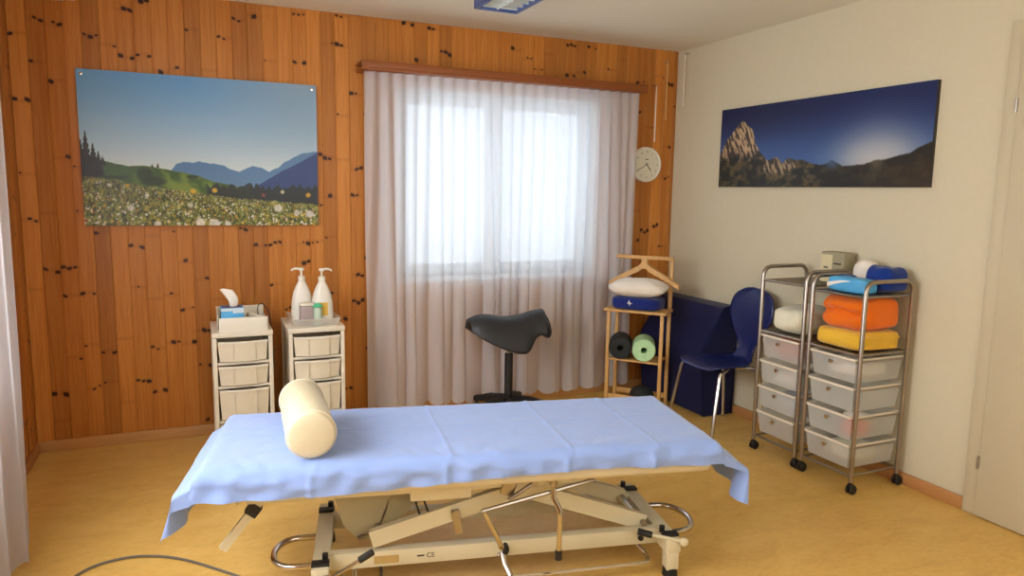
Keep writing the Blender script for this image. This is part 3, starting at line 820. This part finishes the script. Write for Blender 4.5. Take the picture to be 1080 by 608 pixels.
# stay bars and hanging levers
mb = MB(); mb.tube([(.02, -.20, .325), (.44, -.19, .412), (.46, -.15, .45)], .008, 8); mb.build('stay_bar', M['steel'], tb)
lv = MB(); lv.tube([(.282, -.205, .425), (.282, -.21, .36), (.30, -.23, .325), (.302, -.235, .29), (.300, -.235, .165)], .010, 10); lv = lv.build('release_lever', M['chrome'], tb)
mb = MB(); mb.tube([(.300, -.235, .170), (.300, -.235, .135)], .013, 10); mb.build('lever_grip', M['black'], lv)
mb = MB(); mb.lathe([(0, -.012), (.014, -.012), (.014, .014), (0, .014)], 12, loc=(.282, -.205, .42)); mb.build('lever_knob', M['steel'], lv)
mb = MB(); mb.tube([(.03, -.20, .325), (.045, -.2, .29), (.085, -.19, .205), (.1, -.17, .165)], .010, 10, smooth_path=4); mb.build('crank_link', M['chrome'], tb)
mb = MB(); mb.box((.10, -.2, .375), (.15, -.19, .47), .003, rot=(0, .35, 0)); mb.tube([(.115, -.21, .365), (.21, -.21, .425)], .008, 8); mb.lathe([(0, -.01), (.012, -.01), (.012, .01), (0, .01)], 12, rot=(PI/2, 0, 0), loc=(.21, -.215, .425)); mb.build('tilt_bracket', M['steel'], tb)
# foot bar below
mb = MB(); mb.tube([(.66, -.075, .095), (.665, -.085, .085), (.69, -.115, .058), (.682, -.150, .05), (.645, -.168, .05), (.3, -.18, .05), (-.2, -.18, .05), (-.44, -.18, .05), (-.475, -.16, .05), (-.48, -.10, .07), (-.48, -.09, .1)], .008, 10, smooth_path=3); mb.build('foot_bar', M['chrome'], tb)
mb = MB(); mb.tube([(.112, -.12, .12), (.118, -.14, .085), (.135, -.175, .052)], .012, 10); mb.tube([(.095, -.118, .11), (.135, -.118, .11)], .008, 8); mb.build('pedal_hanger', M['chrome'], tb)
mb = MB(); mb.tube([(-.43, -.09, .105), (-.43, -.17, .055)], .009, 10); mb.build('pedal_hanger', M['chrome'], tb)
# chrome U handles at both ends
mb = MB(); mb.tube([(-.57, .10, .13), (-.66, .095, .13), (-.705, .055, .13), (-.72, -.01, .13), (-.705, -.075, .13), (-.66, -.115, .13), (-.57, -.12, .13)], .012, 12, smooth_path=5); mb.build('end_handle', M['chrome'], tb)
mb = MB(); mb.tube([(.79, .15, .13), (.86, .145, .13), (.91, .105, .13), (.93, .03, .13), (.91, -.05, .13), (.86, -.09, .13), (.79, -.10, .13)], .012, 12, smooth_path=5); mb.build('end_handle', M['chrome'], tb)
# brake levers
b1 = MB(); b1.tube([(-.525, -.225, .125), (-.40, -.24, .205)], .007, 10); b1.lathe([(0, 0), (.019, 0), (.019, .014), (.008, .018), (0, .018)], 16, rot=(PI/2, 0, 0), loc=(-.525, -.215, .125)); b1 = b1.build('brake_lever', M['chrome'], tb)
mb = MB(); mb.tube([(-.41, -.239, .199), (-.365, -.244, .228)], .012, 10); mb.build('lever_grip', M['black'], b1)
b2 = MB(); b2.tube([(.80, -.215, .150), (.66, -.17, .172)], .007, 10); b2.lathe([(0, 0), (.016, 0), (.016, .012), (.007, .016), (0, .016)], 16, rot=(PI/2, 0, 0), loc=(.80, -.212, .150)); b2 = b2.build('brake_lever', M['table_paint'], tb)
mb = MB(); mb.tube([(.685, -.178, .168), (.635, -.160, .178)], .013, 10); mb.build('lever_grip', M['black'], b2)
# head end support tubes
mb = MB(); mb.sqtube((-.66, -.13, .50), (-.868, -.15, .235), .022, .028); o = mb.build('support_leg', M['table_paint'], tb)
mb = MB(); mb.sqtube((-.752, -.139, .383), (-.778, -.1415, .350), .03, .042); mb.build('clamp', M['black'], o)
mb = MB(); mb.sqtube((-.70, .06, .50), (-.86, .05, .315), .022, .028); mb.build('support_leg', M['table_paint'], tb)
# labels printed on the base
mb = MB(); mb.box((-.36, -.1156, .112), (-.27, -.1148, .142)); mb.build('rating_plate', M['brown_label'], beam)
text('CE', .026, M['ink'], beam, (-.155, -.1157, .130), (PI/2, 0, 0), 'ce_mark')
mb = MB(); mb.box((-.205, -.1157, .128), (-.178, -.1150, .134)); mb.build('maker_mark', M['ink'], beam)

# ------------------------------------------------------------------ blue sheet over the table
def ridge(x, c, w): return math.exp(-((x-c)/w)**2)
XA, XB, YA, YB, ZT = -.925, .893, -.322, .317, .577
OVL, OVR, OVF, OVK = .205, .265, .078, .10
def sheet(u, v):
    s = XA-OVL+(XB-XA+OVL+OVR)*u; t = YA-OVF+(YB-YA+OVF+OVK)*v
    t += (.024*min(1, max(0, (s+.35)/.7))+.005*math.sin(s*4.1+1))*max(0, (YA-t)/OVF)
    rr = .045
    dx = (XA+rr)-s if s < XA+rr else (s-(XB-rr) if s > XB-rr else 0); sx = -1 if s < 0 else 1
    dy = (YA+rr)-t if t < YA+rr else (t-(YB-rr) if t > YB-rr else 0); sy = -1 if t < 0 else 1
    bx = min(max(s, XA+rr), XB-rr); by = min(max(t, YA+rr), YB-rr)
    d = math.hypot(dx, dy)
    x, y, z = bx, by, ZT
    fr = 1+1.6*math.exp(-((t-YA)/.09)**2)
    w = noise.noise(Vector((s*3, t*5, 1)))*.003+noise.noise(Vector((s*9, t*14, 4)))*.002*fr+abs(noise.noise(Vector((s*14+t*8, t*10-s*4, 4))))*.003*fr
    # sharp fold creases pressed into the cloth
    cr = 0
    for c in (-.56, -.12, .30, .62): cr += ridge(s+.02*math.sin(t*4), c, .006)*.004
    cr += ridge(t+.006*math.sin(s*6), .02, .005)*.0025
    if d > 1e-6:
        q = rr*PI/2
        def arc(e, k):
            # rounded edge, then (k = 1, the two ends) a sloping shelf of cloth before it hangs straight down
            if e < q: return rr*math.sin(e/rr), rr*(1-math.cos(e/rr))
            e -= q; f = min(e, .062 if s < 0 else .115)*k
            return rr+.86*f, rr+.5*f+(e-f)
        ox, zx = arc(dx, 1); oy, zy = arc(dy, 0)
        end = min(1, dx/.12)
        hang = max(0, zx-.07)
        ox += hang*(.20*math.sin(t*12+(2.2 if s > 0 else .4))+.10*math.sin(t*29))
        side = (1-end)*min(1, zy/.04)
        oy += side*(math.sin(s*9+.6)*.004+noise.noise(Vector((s*6, 2, 1)))*.006+.012*noise.noise(Vector((s*14, t*20, 7)))+.003)
        for c in (-.56, -.12, .30, .62): oy += side*.006*ridge(s, c, .012)
        drop = math.hypot(zx, zy)
        x += sx*ox; y += sy*(oy+.12*hang*min(1, dy/.05)); z -= drop
        y += (1-end)*min(1, d/.05)*noise.noise(Vector((s*12+t*6, t*24, 9)))*.007
    z += (w+cr)*(1-.65*min(1, d/.08))
    return (x, y, max(z, .3))
mb = MB(); mb.grid(sheet, 330, 150)
sh = mb.build('bed_sheet', M['sheet'], smooth=0); sh.location = TB; sh.rotation_euler = (0, 0, RZ)
tag(sh, 'light blue creased cloth sheet draped over the treatment table', 'sheet')

# bolster
ca, sa = math.cos(RZ), math.sin(RZ)
def T(x, y, z): return (TB[0]+ca*x-sa*y, TB[1]+sa*x+ca*y, z)
bl = thing('bolster', 'cream vinyl bolster roll lying across the blue sheet', 'bolster', T(-.59, -.07, .588), RZ+rad(9))
mb = MB(); rB = .080; hl = .225
mb.lathe([(0, -hl), (rB-.022, -hl), (rB-.008, -hl+.006), (rB, -hl+.02), (rB+.0008, 0), (rB, hl-.02), (rB-.008, hl-.006), (rB-.022, hl), (0, hl)], 48, rot=(PI/2, 0, 0), loc=(0, 0, rB)); b = mb.build('roll', M['vinyl'], bl)
mb = MB()
for sgn in (1, -1):
    mb.tube([(math.cos(2*PI*k/40)*(rB+.0005), sgn*(hl-.022), rB+math.sin(2*PI*k/40)*(rB+.0005)) for k in range(41)], .0022, 6, cap=False)
mb.build('edge_line', M['cream_plastic'], b)  # seam rings near both ends of the roll

# floor cable
mb = MB(); mb.tube([(.20, -1.95, .006), (.30, -1.66, .006), (.40, -1.50, .006), (.50, -1.452, .006), (.61, -1.465, .006), (.74, -1.545, .006), (.898, -1.717, .006), (1.08, -1.93, .006), (1.28, -2.05, .006), (1.42, -1.98, .006), (1.45, -1.85, .01)], .005, 8, smooth_path=8)
tag(mb.build('power_cable', M['grey_cable']), 'thin grey power cable curving over the yellow floor left of the treatment table', 'cable')

# ------------------------------------------------------------------ saddle stool
st = thing('saddle_stool', 'black saddle stool on a wheeled star base in front of the curtain', 'stool', (2.66, -.34, 0), rad(-4))
mb = MB(); mb.lathe([(0, .085), (.045, .085), (.05, .10), (.045, .13), (.034, .15), (0, .15)], 24); mb.build('hub', M['black'], st)
for k in range(5):
    a = k*2*PI/5+.95; c_, s_ = math.cos(a), math.sin(a)
    mb = MB()
    pts = []
    for rr_, zz_, hw, hh in ((.03, .122, .028, .030), (.15, .112, .024, .026), (.27, .084, .018, .018)):
        for q in ((-1, -1), (1, -1), (1, .6), (.5, 1), (-.5, 1), (-1, .6)):
            pts.append((c_*rr_-s_*hw*q[0], s_*rr_+c_*hw*q[0], zz_+hh*q[1]))
    fs = [[0, 1, 2, 3, 4, 5][::-1], [12, 13, 14, 15, 16, 17]]
    for lv_ in (0, 6):
        for m_ in range(6): fs.append([lv_+m_, lv_+(m_+1) % 6, lv_+6+(m_+1) % 6, lv_+6+m_])
    mb.poly(pts, fs); lg = mb.build('base_leg', M['black'], st)
    mb = MB(); mb.tube([(c_*.255, s_*.255, .05), (c_*.255, s_*.255, .075)], .007, 8)
    for q in (-.016, .006): mb.lathe([(0, 0), (.024, 0), (.027, .003), (.027, .008), (.024, .011), (0, .011)], 18, rot=(PI/2, 0, a+.6), loc=(c_*.255+math.sin(a+.6)*q, s_*.255-math.cos(a+.6)*q, .0275))
    mb.box((c_*.255-.012, s_*.255-.012, .03), (c_*.255+.012, s_*.255+.012, .055), .004)
    mb.build('caster', M['black'], lg)
mb = MB(); mb.lathe([(0, .14), (.027, .14), (.027, .425), (.021, .43), (0, .43)], 20); mb.build('pole', M['black'], st)
mb = MB(); mb.lathe([(0, .43), (.014, .43), (.014, .50), (0, .5)], 16); mb.build('gas_lift', M['steel'], st)
def ip(t, xs, ys):
    return float(np.interp(t, xs, ys))
def crv(t, xs, ys):
    return sum(ip(min(max(t+d, 0), 1), xs, ys) for d in (-.05, -.025, 0, .025, .05))/5
def saddle(u, v):
    b = (v-.5)*2
    x = -.275+.50*u
    zt = crv(u, [0, .06, .22, .5, .7, .85, 1], [.662, .682, .694, .670, .680, .702, .712])
    w = crv(u, [0, .05, .2, .5, .72, .82, .9, 1], [.06, .10, .135, .15, .15, .115, .11, .115])
    bt = crv(u, [0, .06, .2, .42, .6, .74, .80, .86, 1], [.600, .572, .530, .478, .450, .455, .52, .56, .55])
    dr = max(zt-bt, .01)
    a = b*1.45
    y = w*math.sin(a)/math.sin(1.45)
    z = zt-dr*(1-math.cos(a))/(1-math.cos(1.45))
    return (x, y, z)
mb = MB(); mb.grid(saddle, 60, 36)
o = mb.build('seat', M['black_leather'], st, 0)
sd = o.modifiers.new('thick', 'SOLIDIFY'); sd.thickness = .03; sd.offset = -1
mb = MB(); mb.lump((0, 0, 0), (.05, .22, .185), 2.2, .0, 5, 1, 40, 22, rot=(0, rad(-15), 0))
mb.build('cantle', M['black_leather'], st, 0, (.236, 0, .607))
mb = MB(); mb.lathe([(0, .49), (.03, .49), (.07, .54), (.08, .56), (0, .56)], 24, sx=1.2, sy=.7); mb.build('seat_plate', M['black'], st)

# ------------------------------------------------------------------ valet rack
rk = thing('valet_stand', 'light wooden valet stand with shelves and hanger top before the curtain corner', 'valet stand', (3.535, -.46, 0), rad(-50))
wd, dp = .37, .19
for x, y, h in ((-.185, 0, .665), (.185, 0, .665), (-.185, dp, .87), (.185, dp, .87)):
    mb = MB(); mb.box((x-.012, y-.012, 0), (x+.012, y+.012, h), .003)
    mb.build('post', M['rackwood'], rk)
for z, ov in ((.665, .03), (.325, .0)):
    mb = MB()
    x0 = -.173-ov if ov else -.172; x1 = -x0
    if ov: mb.box((x0-.012, -.03, z), (x1+.012, dp-.013, z+.018), .004)
    else: mb.box((x0, -.012, z), (x1, dp+.012, z+.014), .003)
    mb.build('shelf', M['rackwood'], rk)
mb = MB(); mb.box((-.172, -.008, .05), (.172, .008, .085), .003); mb.box((-.172, dp-.008, .05), (.172, dp+.008, .085), .003); mb.build('rail', M['rackwood'], rk)
mb = MB()   # hanger shaped like coat shoulders
hp = []
n = 24
for i in range(n+1):
    t = -1+2*i/n; x = t*.245
    z = .985-.135*abs(t)**1.15+(.012 if abs(t) < .12 else 0); hp.append((x, z))
th = [(.022+.012*(1-abs(-1+2*i/n))) for i in range(n+1)]
mb.prism(hp+[(x, z-th[n-i]*1.3) for i, (x, z) in enumerate(hp[::-1])], 1, dp-.03, dp+.015)
mb.build('hanger', M['rackwood'], rk)
mb = MB(); mb.box((-.022, dp-.02, .95), (.022, dp+.004, 1.02), .004); mb.build('neck', M['rackwood'], rk)
mb = MB(); mb.box((-.20, dp-.02, 1.015), (.20, dp+.005, 1.04), .005); mb.build('trouser_bar', M['rackwood'], rk)
mb = MB(); mb.box((.173, dp+.013, .68), (.195, dp+.03, 1.03), .003); mb.build('bar_support', M['rackwood'], rk)
def on_rack(x, y, z):
    a = rad(-50); return (3.535+math.cos(a)*x-math.sin(a)*y, -.46+math.sin(a)*x+math.cos(a)*y, z)
# cushions
t = thing('cushion', 'navy blue round edged cushion with a small white mark on the valet stand', 'cushion', on_rack(.0, .065, .683), rad(-50))
mb = MB(); mb.lump((0, 0, .045), (.34, .22, .09), 4.2, .004, 8, 2, 44, 22); mb.build('cover', M['navy_cloth'], t, 0)
mb = MB()
for pts in ([(-.02, 0), (.002, .012), (.006, .004), (.022, 0), (.004, -.004)], [(-.006, -.004), (.004, -.004), (.0, -.018)], [(-.012, .004), (-.002, .026), (.0, .006)]):
    mb.poly([(-.03+x, -.1105, .05+z) for x, z in pts], [list(range(len(pts)))])
mb.build('white_mark', M['paper'], t, 0)
def pil(v):
    e = max(abs(v.x)/.2, abs(v.y)/.13); k = 1-.62*min(1, e)**3
    cx = 1+.10*(abs(v.x)/.2)*(abs(v.y)/.13); return Vector((v.x*cx, v.y*cx, v.z*k))
mb = MB(); mb.lump((0, 0, .045), (.385, .23, .12), 3.2, .006, 9, 7, 48, 24, fn=pil, rot=(rad(4), 0, 0))
o = mb.build('pillow', M['white_cloth'], None, 0, on_rack(0, .055, .788)); o.rotation_euler = (0, 0, rad(-50)); tag(o, 'small white pillow lying on the navy cushion of the valet stand', 'pillow')
def roller(x, mat, label):
    t = thing('foam_roller', label, 'foam roller', on_rack(x, -.03, .339+.079), rad(-34), 'foam rollers on the lower shelf')
    mb = MB(); L = .20; r0, r1 = .077, .021
    mb.lathe([(r1, 0), (r0-.006, 0), (r0, .006), (r0, L-.006), (r0-.006, L), (r1, L), (r1, 0)], 40, rot=(-PI/2, 0, 0))
    o = mb.build('roll', mat, t)
    mb = MB(); mb.lathe([(0, .1), (r1+.002, .1), (r1+.002, .11), (0, .11)], 20, rot=(-PI/2, 0, 0)); mb.build('core', M['black'], t)
roller(-.088, M['dark_foam'], 'black foam roller with a centre hole on the valet stand, left of the green one')
roller(.078, M['green_foam'], 'light green foam roller with a centre hole on the valet stand')
mb = MB(); mb.lump((0, 0, .07), (.16, .16, .14), 2.4, .006, 9, 3, 36, 18); o = mb.build('exercise_ball', M['dark_foam'], None, 0, on_rack(.04, .09, .0)); tag(o, 'dark round ball on the floor under the valet stand', 'ball')

# ------------------------------------------------------------------ navy foam block by the right wall
t = thing('foam_block', 'large navy blue foam wedge leaning in the corner behind the valet stand', 'foam block', (0, 0, 0))
mb = MB()
pr = [(4.105, .005), (4.125, .72), (4.105, .735), (4.02, .735), (3.995, .725), (3.83, .45), (3.825, .43), (3.86, .012), (3.87, .005)]
mb.prism(pr, 1, -.80, -.10); mb.build('wedge', M['navy'], t, 30)
mb = MB(); mb.tube([(x, -.80, z) for x, z in pr]+[(pr[0][0], -.80, pr[0][1])], .004, 6); mb.build('piping', M['navy'], t)
mb = MB(); mb.prism([(3.99, .72), (4.0, .72), (3.842, .43), (3.832, .43)], 1, -.803, -.80); mb.build('edge_line', M['blue_shell'], t)  # paler strip paints the highlight along the wedge's sloping front edge

# ------------------------------------------------------------------ blue chair
ch = thing('shell_chair', 'dark blue shell chair with chrome legs beside the small trolley', 'chair', (3.84, -1.03, 0), 0)
PX = [-.235, -.21, -.12, 0, .09, .135, .165, .175, .18, .19, .205, .215, .218]
PZ = [.415, .432, .436, .43, .432, .448, .49, .54, .62, .72, .82, .87, .885]
PW = [.14, .175, .19, .18, .12, .088, .07, .08, .135, .188, .17, .11, .03]
K = len(PX)-1
def cr(arr, t):
    i = min(int(t), K-1); f = t-i
    p0 = arr[max(i-1, 0)]; p1 = arr[i]; p2 = arr[i+1]; p3 = arr[min(i+2, K)]
    return .5*((2*p1)+(p2-p0)*f+(2*p0-5*p1+4*p2-p3)*f*f+(3*p1-p0-3*p2+p3)*f**3)
def shell(u, v):
    t = u*K; b = (v-.5)*2; w = max(cr(PW, t), .01)
    x = cr(PX, t); z = cr(PZ, t)
    if u < .4: z += .012*b*b
    else: x -= .018*b*b
    return (x, w*b, z)
mb = MB(); mb.grid(shell, 60, 18); o = mb.build('shell', M['blue_shell'], ch, 0)
sd = o.modifiers.new('thick', 'SOLIDIFY'); sd.thickness = .011; sd.offset = 0
for sgn in (1, -1):
    mb = MB(); mb.tube([(-.02, sgn*.06, .418), (-.13, sgn*.15, .418), (-.19, sgn*.178, .410), (-.20, sgn*.181, .39), (-.265, sgn*.215, .008)], .011, 10); mb.tube([(-.265, sgn*.215, .0), (-.2665, sgn*.216, .014)], .014, 10); mb.build('leg', M['chrome'], ch)
    mb = MB(); mb.tube([(-.02, sgn*.06, .416), (.08, sgn*.14, .414), (.12, sgn*.165, .40), (.17, sgn*.2, .008)], .011, 10); mb.build('leg', M['chrome'], ch)
mb = MB(); mb.lathe([(0, .408), (.07, .408), (.07, .425), (0, .425)], 24, loc=(-.02, 0, 0)); mb.build('seat_mount', M['black'], ch)

# ------------------------------------------------------------------ trolleys
def trolley(y_hi, y_lo, x0, x1, label, lips, shelf_z, top_z):
    t = thing('drawer_trolley', label, 'drawer trolley', (x0, (y_hi+y_lo)/2, 0), 0, 'chrome drawer trolleys')
    h = (y_hi-y_lo)/2; D = x1-x0; r = .0115
    for s in (1, -1):
        y = s*h
        mb = MB(); R_ = .05
        pth = [(0, y, .062), (0, y, top_z-R_)]+[(R_*(1-math.cos(a)), y, top_z-R_+R_*math.sin(a)) for a in (rad(30), rad(60), rad(90))]
        pth += [(D-R_+R_*math.sin(a), y, top_z-R_+R_*math.cos(a)) for a in (0, rad(30), rad(60), rad(90))]+[(D, y, .062)]
        mb.tube(pth, r, 12); mb.build('side_frame', M['steel'], t)
    for z in [.09, shelf_z, top_z-.075]:
        mb = MB()
        for x in (0, D): mb.tube([(x, -h, z), (x, h, z)], .007, 8)
        for s in (1, -1): mb.tube([(0, s*(h-.012), z), (D, s*(h-.012), z)], .006, 8)
        if z == .09: mb.build('cross_rod', M['steel'], t); continue
        mb.build('cross_rod', M['steel'], t)
        mb = MB(); mb.box((.01, -h+.02, z-.002), (D-.01, h-.02, z+.002))
        for k in range(9):
            y = -h+.03+(2*h-.06)*k/8; mb.tube([(.0, y, z+.003), (D, y, z+.003)], .0018, 6)
        mb.build('shelf', M['steel'], t)
    for zl in lips:
        hh = .125
        mb = MB(); a, b = -h+.022, h-.022
        lo = [(.012, a+.012, zl-hh), (.012, b-.012, zl-hh), (D-.012, b-.012, zl-hh), (D-.012, a+.012, zl-hh)]
        hi = [(-.004, a, zl), (-.004, b, zl), (D, b, zl), (D, a, zl)]
        mb.poly(lo+hi, [[0, 1, 5, 4], [1, 2, 6, 5], [2, 3, 7, 6], [3, 0, 4, 7], [3, 2, 1, 0]])
        d = mb.build('drawer', M['frost'], t, 20)
        mb = MB(); mb.box((-.012, a-.004, zl-.012), (.0, b+.004, zl), .003); mb.box((0, a-.01, zl-.01), (D, a, zl), .002); mb.box((0, b, zl-.01), (D, b+.01, zl), .002); mb.build('rim', M['cream_plastic'], d)
        mb = MB(); mb.lathe([(0, 0), (.005, 0), (.005, .010), (.011, .014), (.011, .02), (0, .022)], 14, rot=(0, -PI/2, 0), loc=(-.002, 0, zl-.035)); mb.build('knob', M['chrome'], d)
        for s in (1, -1):
            mb = MB(); mb.tube([(0, s*(h-.008), zl-.014), (D, s*(h-.008), zl-.014)], .004, 6); mb.build('runner', M['steel'], d)
    for x in (0, D):
        for s in (1, -1):
            y = s*h; mb = MB()
            mb.tube([(x, y, .045), (x, y, .07)], .009, 10); mb.box((x-.012, y-.014, .03), (x+.02, y+.014, .052), .006)
            for q in (-.014, .008): mb.lathe([(0, 0), (.02, 0), (.024, .003), (.024, .009), (.02, .012), (0, .012)], 20, rot=(PI/2, 0, 0), loc=(x+.008, y+q+.009, .0245))
            mb.build('caster', M['black'], t)
    return t
XT, XTB = 3.76, 4.085
trolley(-1.39, -1.705, XT, XTB, 'narrower chrome drawer trolley next to the blue chair, with a cream towel', [.69, .542, .394, .246], .705, 1.07)
trolley(-1.75, -2.07, XT, XTB, 'chrome drawer trolley nearest the door, with orange and yellow towels', [.68, .535, .39, .245], .70, 1.06)

# towels and other things on the trolleys
def towel(name, label, c, d, mat, seed, fn, p=4.2, amp=.006):
    mb = MB(); mb.lump((0, 0, d[2]/2), d, p, amp, 13, seed, 110, 56, fn=fn)
    o = mb.build(name, mat, None, 0, c); tag(o, label, 'towel'); return o
def f_yellow(v):     # folded edge to the front, stacked layers on the side
    fr = max(0, -v.x/.145); sd = max(0, -v.y/.14)**6
    v.y += sd*.007*math.sin(v.z*2*PI/.026+1.2*math.sin(v.x*9)); v.x *= 1-.10*(abs(v.z)/.045)**2*(fr**3); return v
def f_orange(v):     # doubled over: a deep fold line along the front with gathered puckers
    fr = max(0, -v.x/.14)**3; zc_ = .012+.010*math.sin(v.y*24+.5)-.06*(v.y+.1)
    v.x += fr*.052*math.exp(-((v.z-zc_)/.014)**2)
    v.x += fr*.007*math.sin(v.y*75+v.z*30)*math.exp(-((v.z-zc_-.02)/.035)**2)
    sd = max(0, -v.y/.13)**6; v.y += sd*.006*math.sin(v.z*34+v.x*8); v.z += .006*math.sin(v.x*20+1)*(v.z > 0); return v
def f_cream(v):
    fr = max(0, -v.x/.14)**2
    v.x += fr*.006*math.sin(v.z*44+v.y*12); v.z *= 1-.22*max(0, v.y/.12)**2*(v.z > 0); v.z += .006*math.sin(v.y*26+v.x*14); return v
towel('folded_towel', 'folded yellow towel on the big trolley, under the orange one', (3.915, -1.91, .709), (.305, .292, .098), M['yellow_cloth'], 2, f_yellow, 6)
towel('folded_towel', 'thick folded orange towel on the big trolley, on top of the yellow one', (3.92, -1.912, .806), (.30, .285, .172), M['orange_cloth'], 6, f_orange, 4.2)
towel('folded_towel', 'cream white rolled towel on the shelf of the narrower trolley', (3.92, -1.552, .715), (.30, .26, .145), M['cream_cloth'], 11, f_cream, 3.4)
TZ = .991
t = thing('wipes_packet', 'light blue packet with a white swoosh on top of the big trolley', 'packet', (3.80, -1.91, TZ), 0)
mb = MB(); mb.lump((.05, 0, .037), (.10, .235, .074), 6, .002, 8, 3, 36, 20); b = mb.build('pack', M['sky_card'], t, 0)
mb = MB()
def sw(u, v):
    y = .11-.14*u; return (-.0022, y, .028+.04*(1-u)**1.6*.0+.030*math.sin(u*1.5)+(.018*(1-u)+.002)*(v-.5)*1.2)
mb.grid(sw, 14, 3); mb.build('white_swoosh', M['paper'], b, 0)
mb = MB(); mb.lump((0, 0, .037), (.06, .09, .072), 5, .002, 8, 4, 30, 16)
tag(mb.build('soap_box', M['royal_cloth'], None, 0, (3.94, -1.80, TZ)), 'small dark blue pack at the left end on top of the big trolley', 'packet')
mb2 = MB(); mb2.lump((0, 0, .077), (.11, .13, .154), 2.6, .006, 9, 6, 36, 20)
tag(mb2.build('white_bag', M['white_cloth'], None, 0, (4.02, -1.85, TZ)), 'bulging white bag on the big trolley beside the dark blue cloth', 'bag')
mb = MB()
def clf(v): return Vector((v.x, v.y, v.z*(1.0+.30*(v.y/.1)*.6)+.004*math.sin(v.y*50+v.z*60)))
mb.lump((0, 0, .066), (.17, .155, .132), 3.8, .010, 13, 8, 60, 30, fn=clf)
tag(mb.build('folded_cloth', M['royal_cloth'], None, 0, (4.0, -1.985, TZ)), 'crumpled dark blue cloth on top of the big trolley, at its right end', 'cloth')
t = thing('carton', 'small cream and grey green carton standing on the narrower trolley by the wall', 'carton', (4.045, -1.628, 1.0))
mb = MB(); mb.box((-.03, -.075, 0), (.05, .075, .165), .002); b = mb.build('box_body', M['grey_card'], t)
mb = MB(); mb.box((-.031, .0, 0), (-.03, .075, .15)); mb.box((-.031, .075, 0), (.05, .0765, .15)); mb.build('cream_side', M['cream_card'], b)
mb = MB(); mb.box((-.0325, .025, .075), (-.0312, .055, .083)); mb.box((-.032, -.06, .10), (-.0305, -.01, .108)); mb.build('printed_line', M['ink'], b)
# drawer contents of the trolleys
cz = lambda zl: zl-.123
content(3.93, -1.91, cz(.68), (.26, .22, .10), M['white_cloth'], 'white cloth seen through the top drawer of the big trolley', 'cloth', 'folded_cloth', 21)
content(3.86, -1.99, cz(.39), (.14, .09, .09), M['red_cloth'], 'coral red bundle seen through the third drawer of the big trolley', 'cloth', 'cloth_bundle', 22)
content(4.0, -1.88, cz(.39), (.10, .14, .08), M['white_cloth'], 'pale bundle seen at the back of the third drawer of the big trolley', 'cloth', 'cloth_bundle', 25)
content(3.93, -1.91, cz(.245), (.24, .22, .08), M['cream_cloth'], 'cream cloth seen through the bottom drawer of the big trolley', 'cloth', 'folded_cloth', 27)
content(3.91, -1.545, cz(.69), (.26, .22, .118), M['pink_cloth'], 'salmon cloth peeking over the top drawer of the narrower trolley', 'cloth', 'folded_cloth', 23)
content(3.85, -1.56, cz(.542), (.12, .18, .07), M['white_cloth'], 'white pack with red print seen through the second drawer of the narrower trolley', 'packet', 'pack', 24)
content(3.90, -1.55, cz(.394), (.22, .21, .09), M['speckle'], 'speckled grey packets seen through the third drawer of the narrower trolley', 'packet', 'pack', 26)

# ------------------------------------------------------------------ light
wd_ = bpy.data.worlds.new('daylight'); scn.world = wd_; wd_.use_nodes = True
nt = wd_.node_tree; bg = nt.nodes['Background']
bg.inputs[0].default_value = (.80, .90, 1.0, 1); bg.inputs[1].default_value = 1.35
def area(name, loc, rot, sx, sy, energy, color, spread=180):
    la = bpy.data.lights.new(name, 'AREA'); la.shape = 'RECTANGLE'; la.size = sx; la.size_y = sy; la.energy = energy; la.color = color
    la.spread = rad(spread)
    o = bpy.data.objects.new(name, la); COL.objects.link(o); o.location = loc; o.rotation_euler = rot; return o
area('daylight_back_window', (2.74, .5, 1.55), (rad(-90), 0, 0), 1.4, 1.2, 12, (.78, .89, 1.0))
area('daylight_left_window', (-.75, -2.5, 2.15), (0, rad(-62), 0), 1.4, 2.1, 330, (1.0, .995, .95))
area('rear_fill_light', (2.2, -5.3, 1.75), (rad(78), 0, 0), 2.6, 1.2, 30, (1.0, .98, .92))  # unseen soft fill, added behind the camera to brighten the room

# ------------------------------------------------------------------ camera
f, yaw, pitch, roll = 755.34, .4169, .1339, .0165
cy, sy = math.cos(yaw), math.sin(yaw)
fwd = Vector((sy*math.cos(pitch), cy*math.cos(pitch), -math.sin(pitch)))
rt = Vector((cy, -sy, 0)); up = rt.cross(fwd)
r2 = rt*math.cos(roll)+up*math.sin(roll); u2 = -rt*math.sin(roll)+up*math.cos(roll)
cam = bpy.data.cameras.new('camera'); co = bpy.data.objects.new('camera', cam); COL.objects.link(co)
cam.sensor_fit = 'HORIZONTAL'; cam.sensor_width = 36; cam.lens = f/1080*36; cam.clip_start = .05
mm = Matrix((r2, u2, -fwd)).transposed().to_4x4(); mm.translation = (.8371, -4.4879, 1.4642); co.matrix_world = mm
scn.camera = co
scn.view_settings.view_transform = 'Standard'; scn.view_settings.look = 'None'
scn.view_settings.exposure = 0.08; scn.view_settings.gamma = 1.0
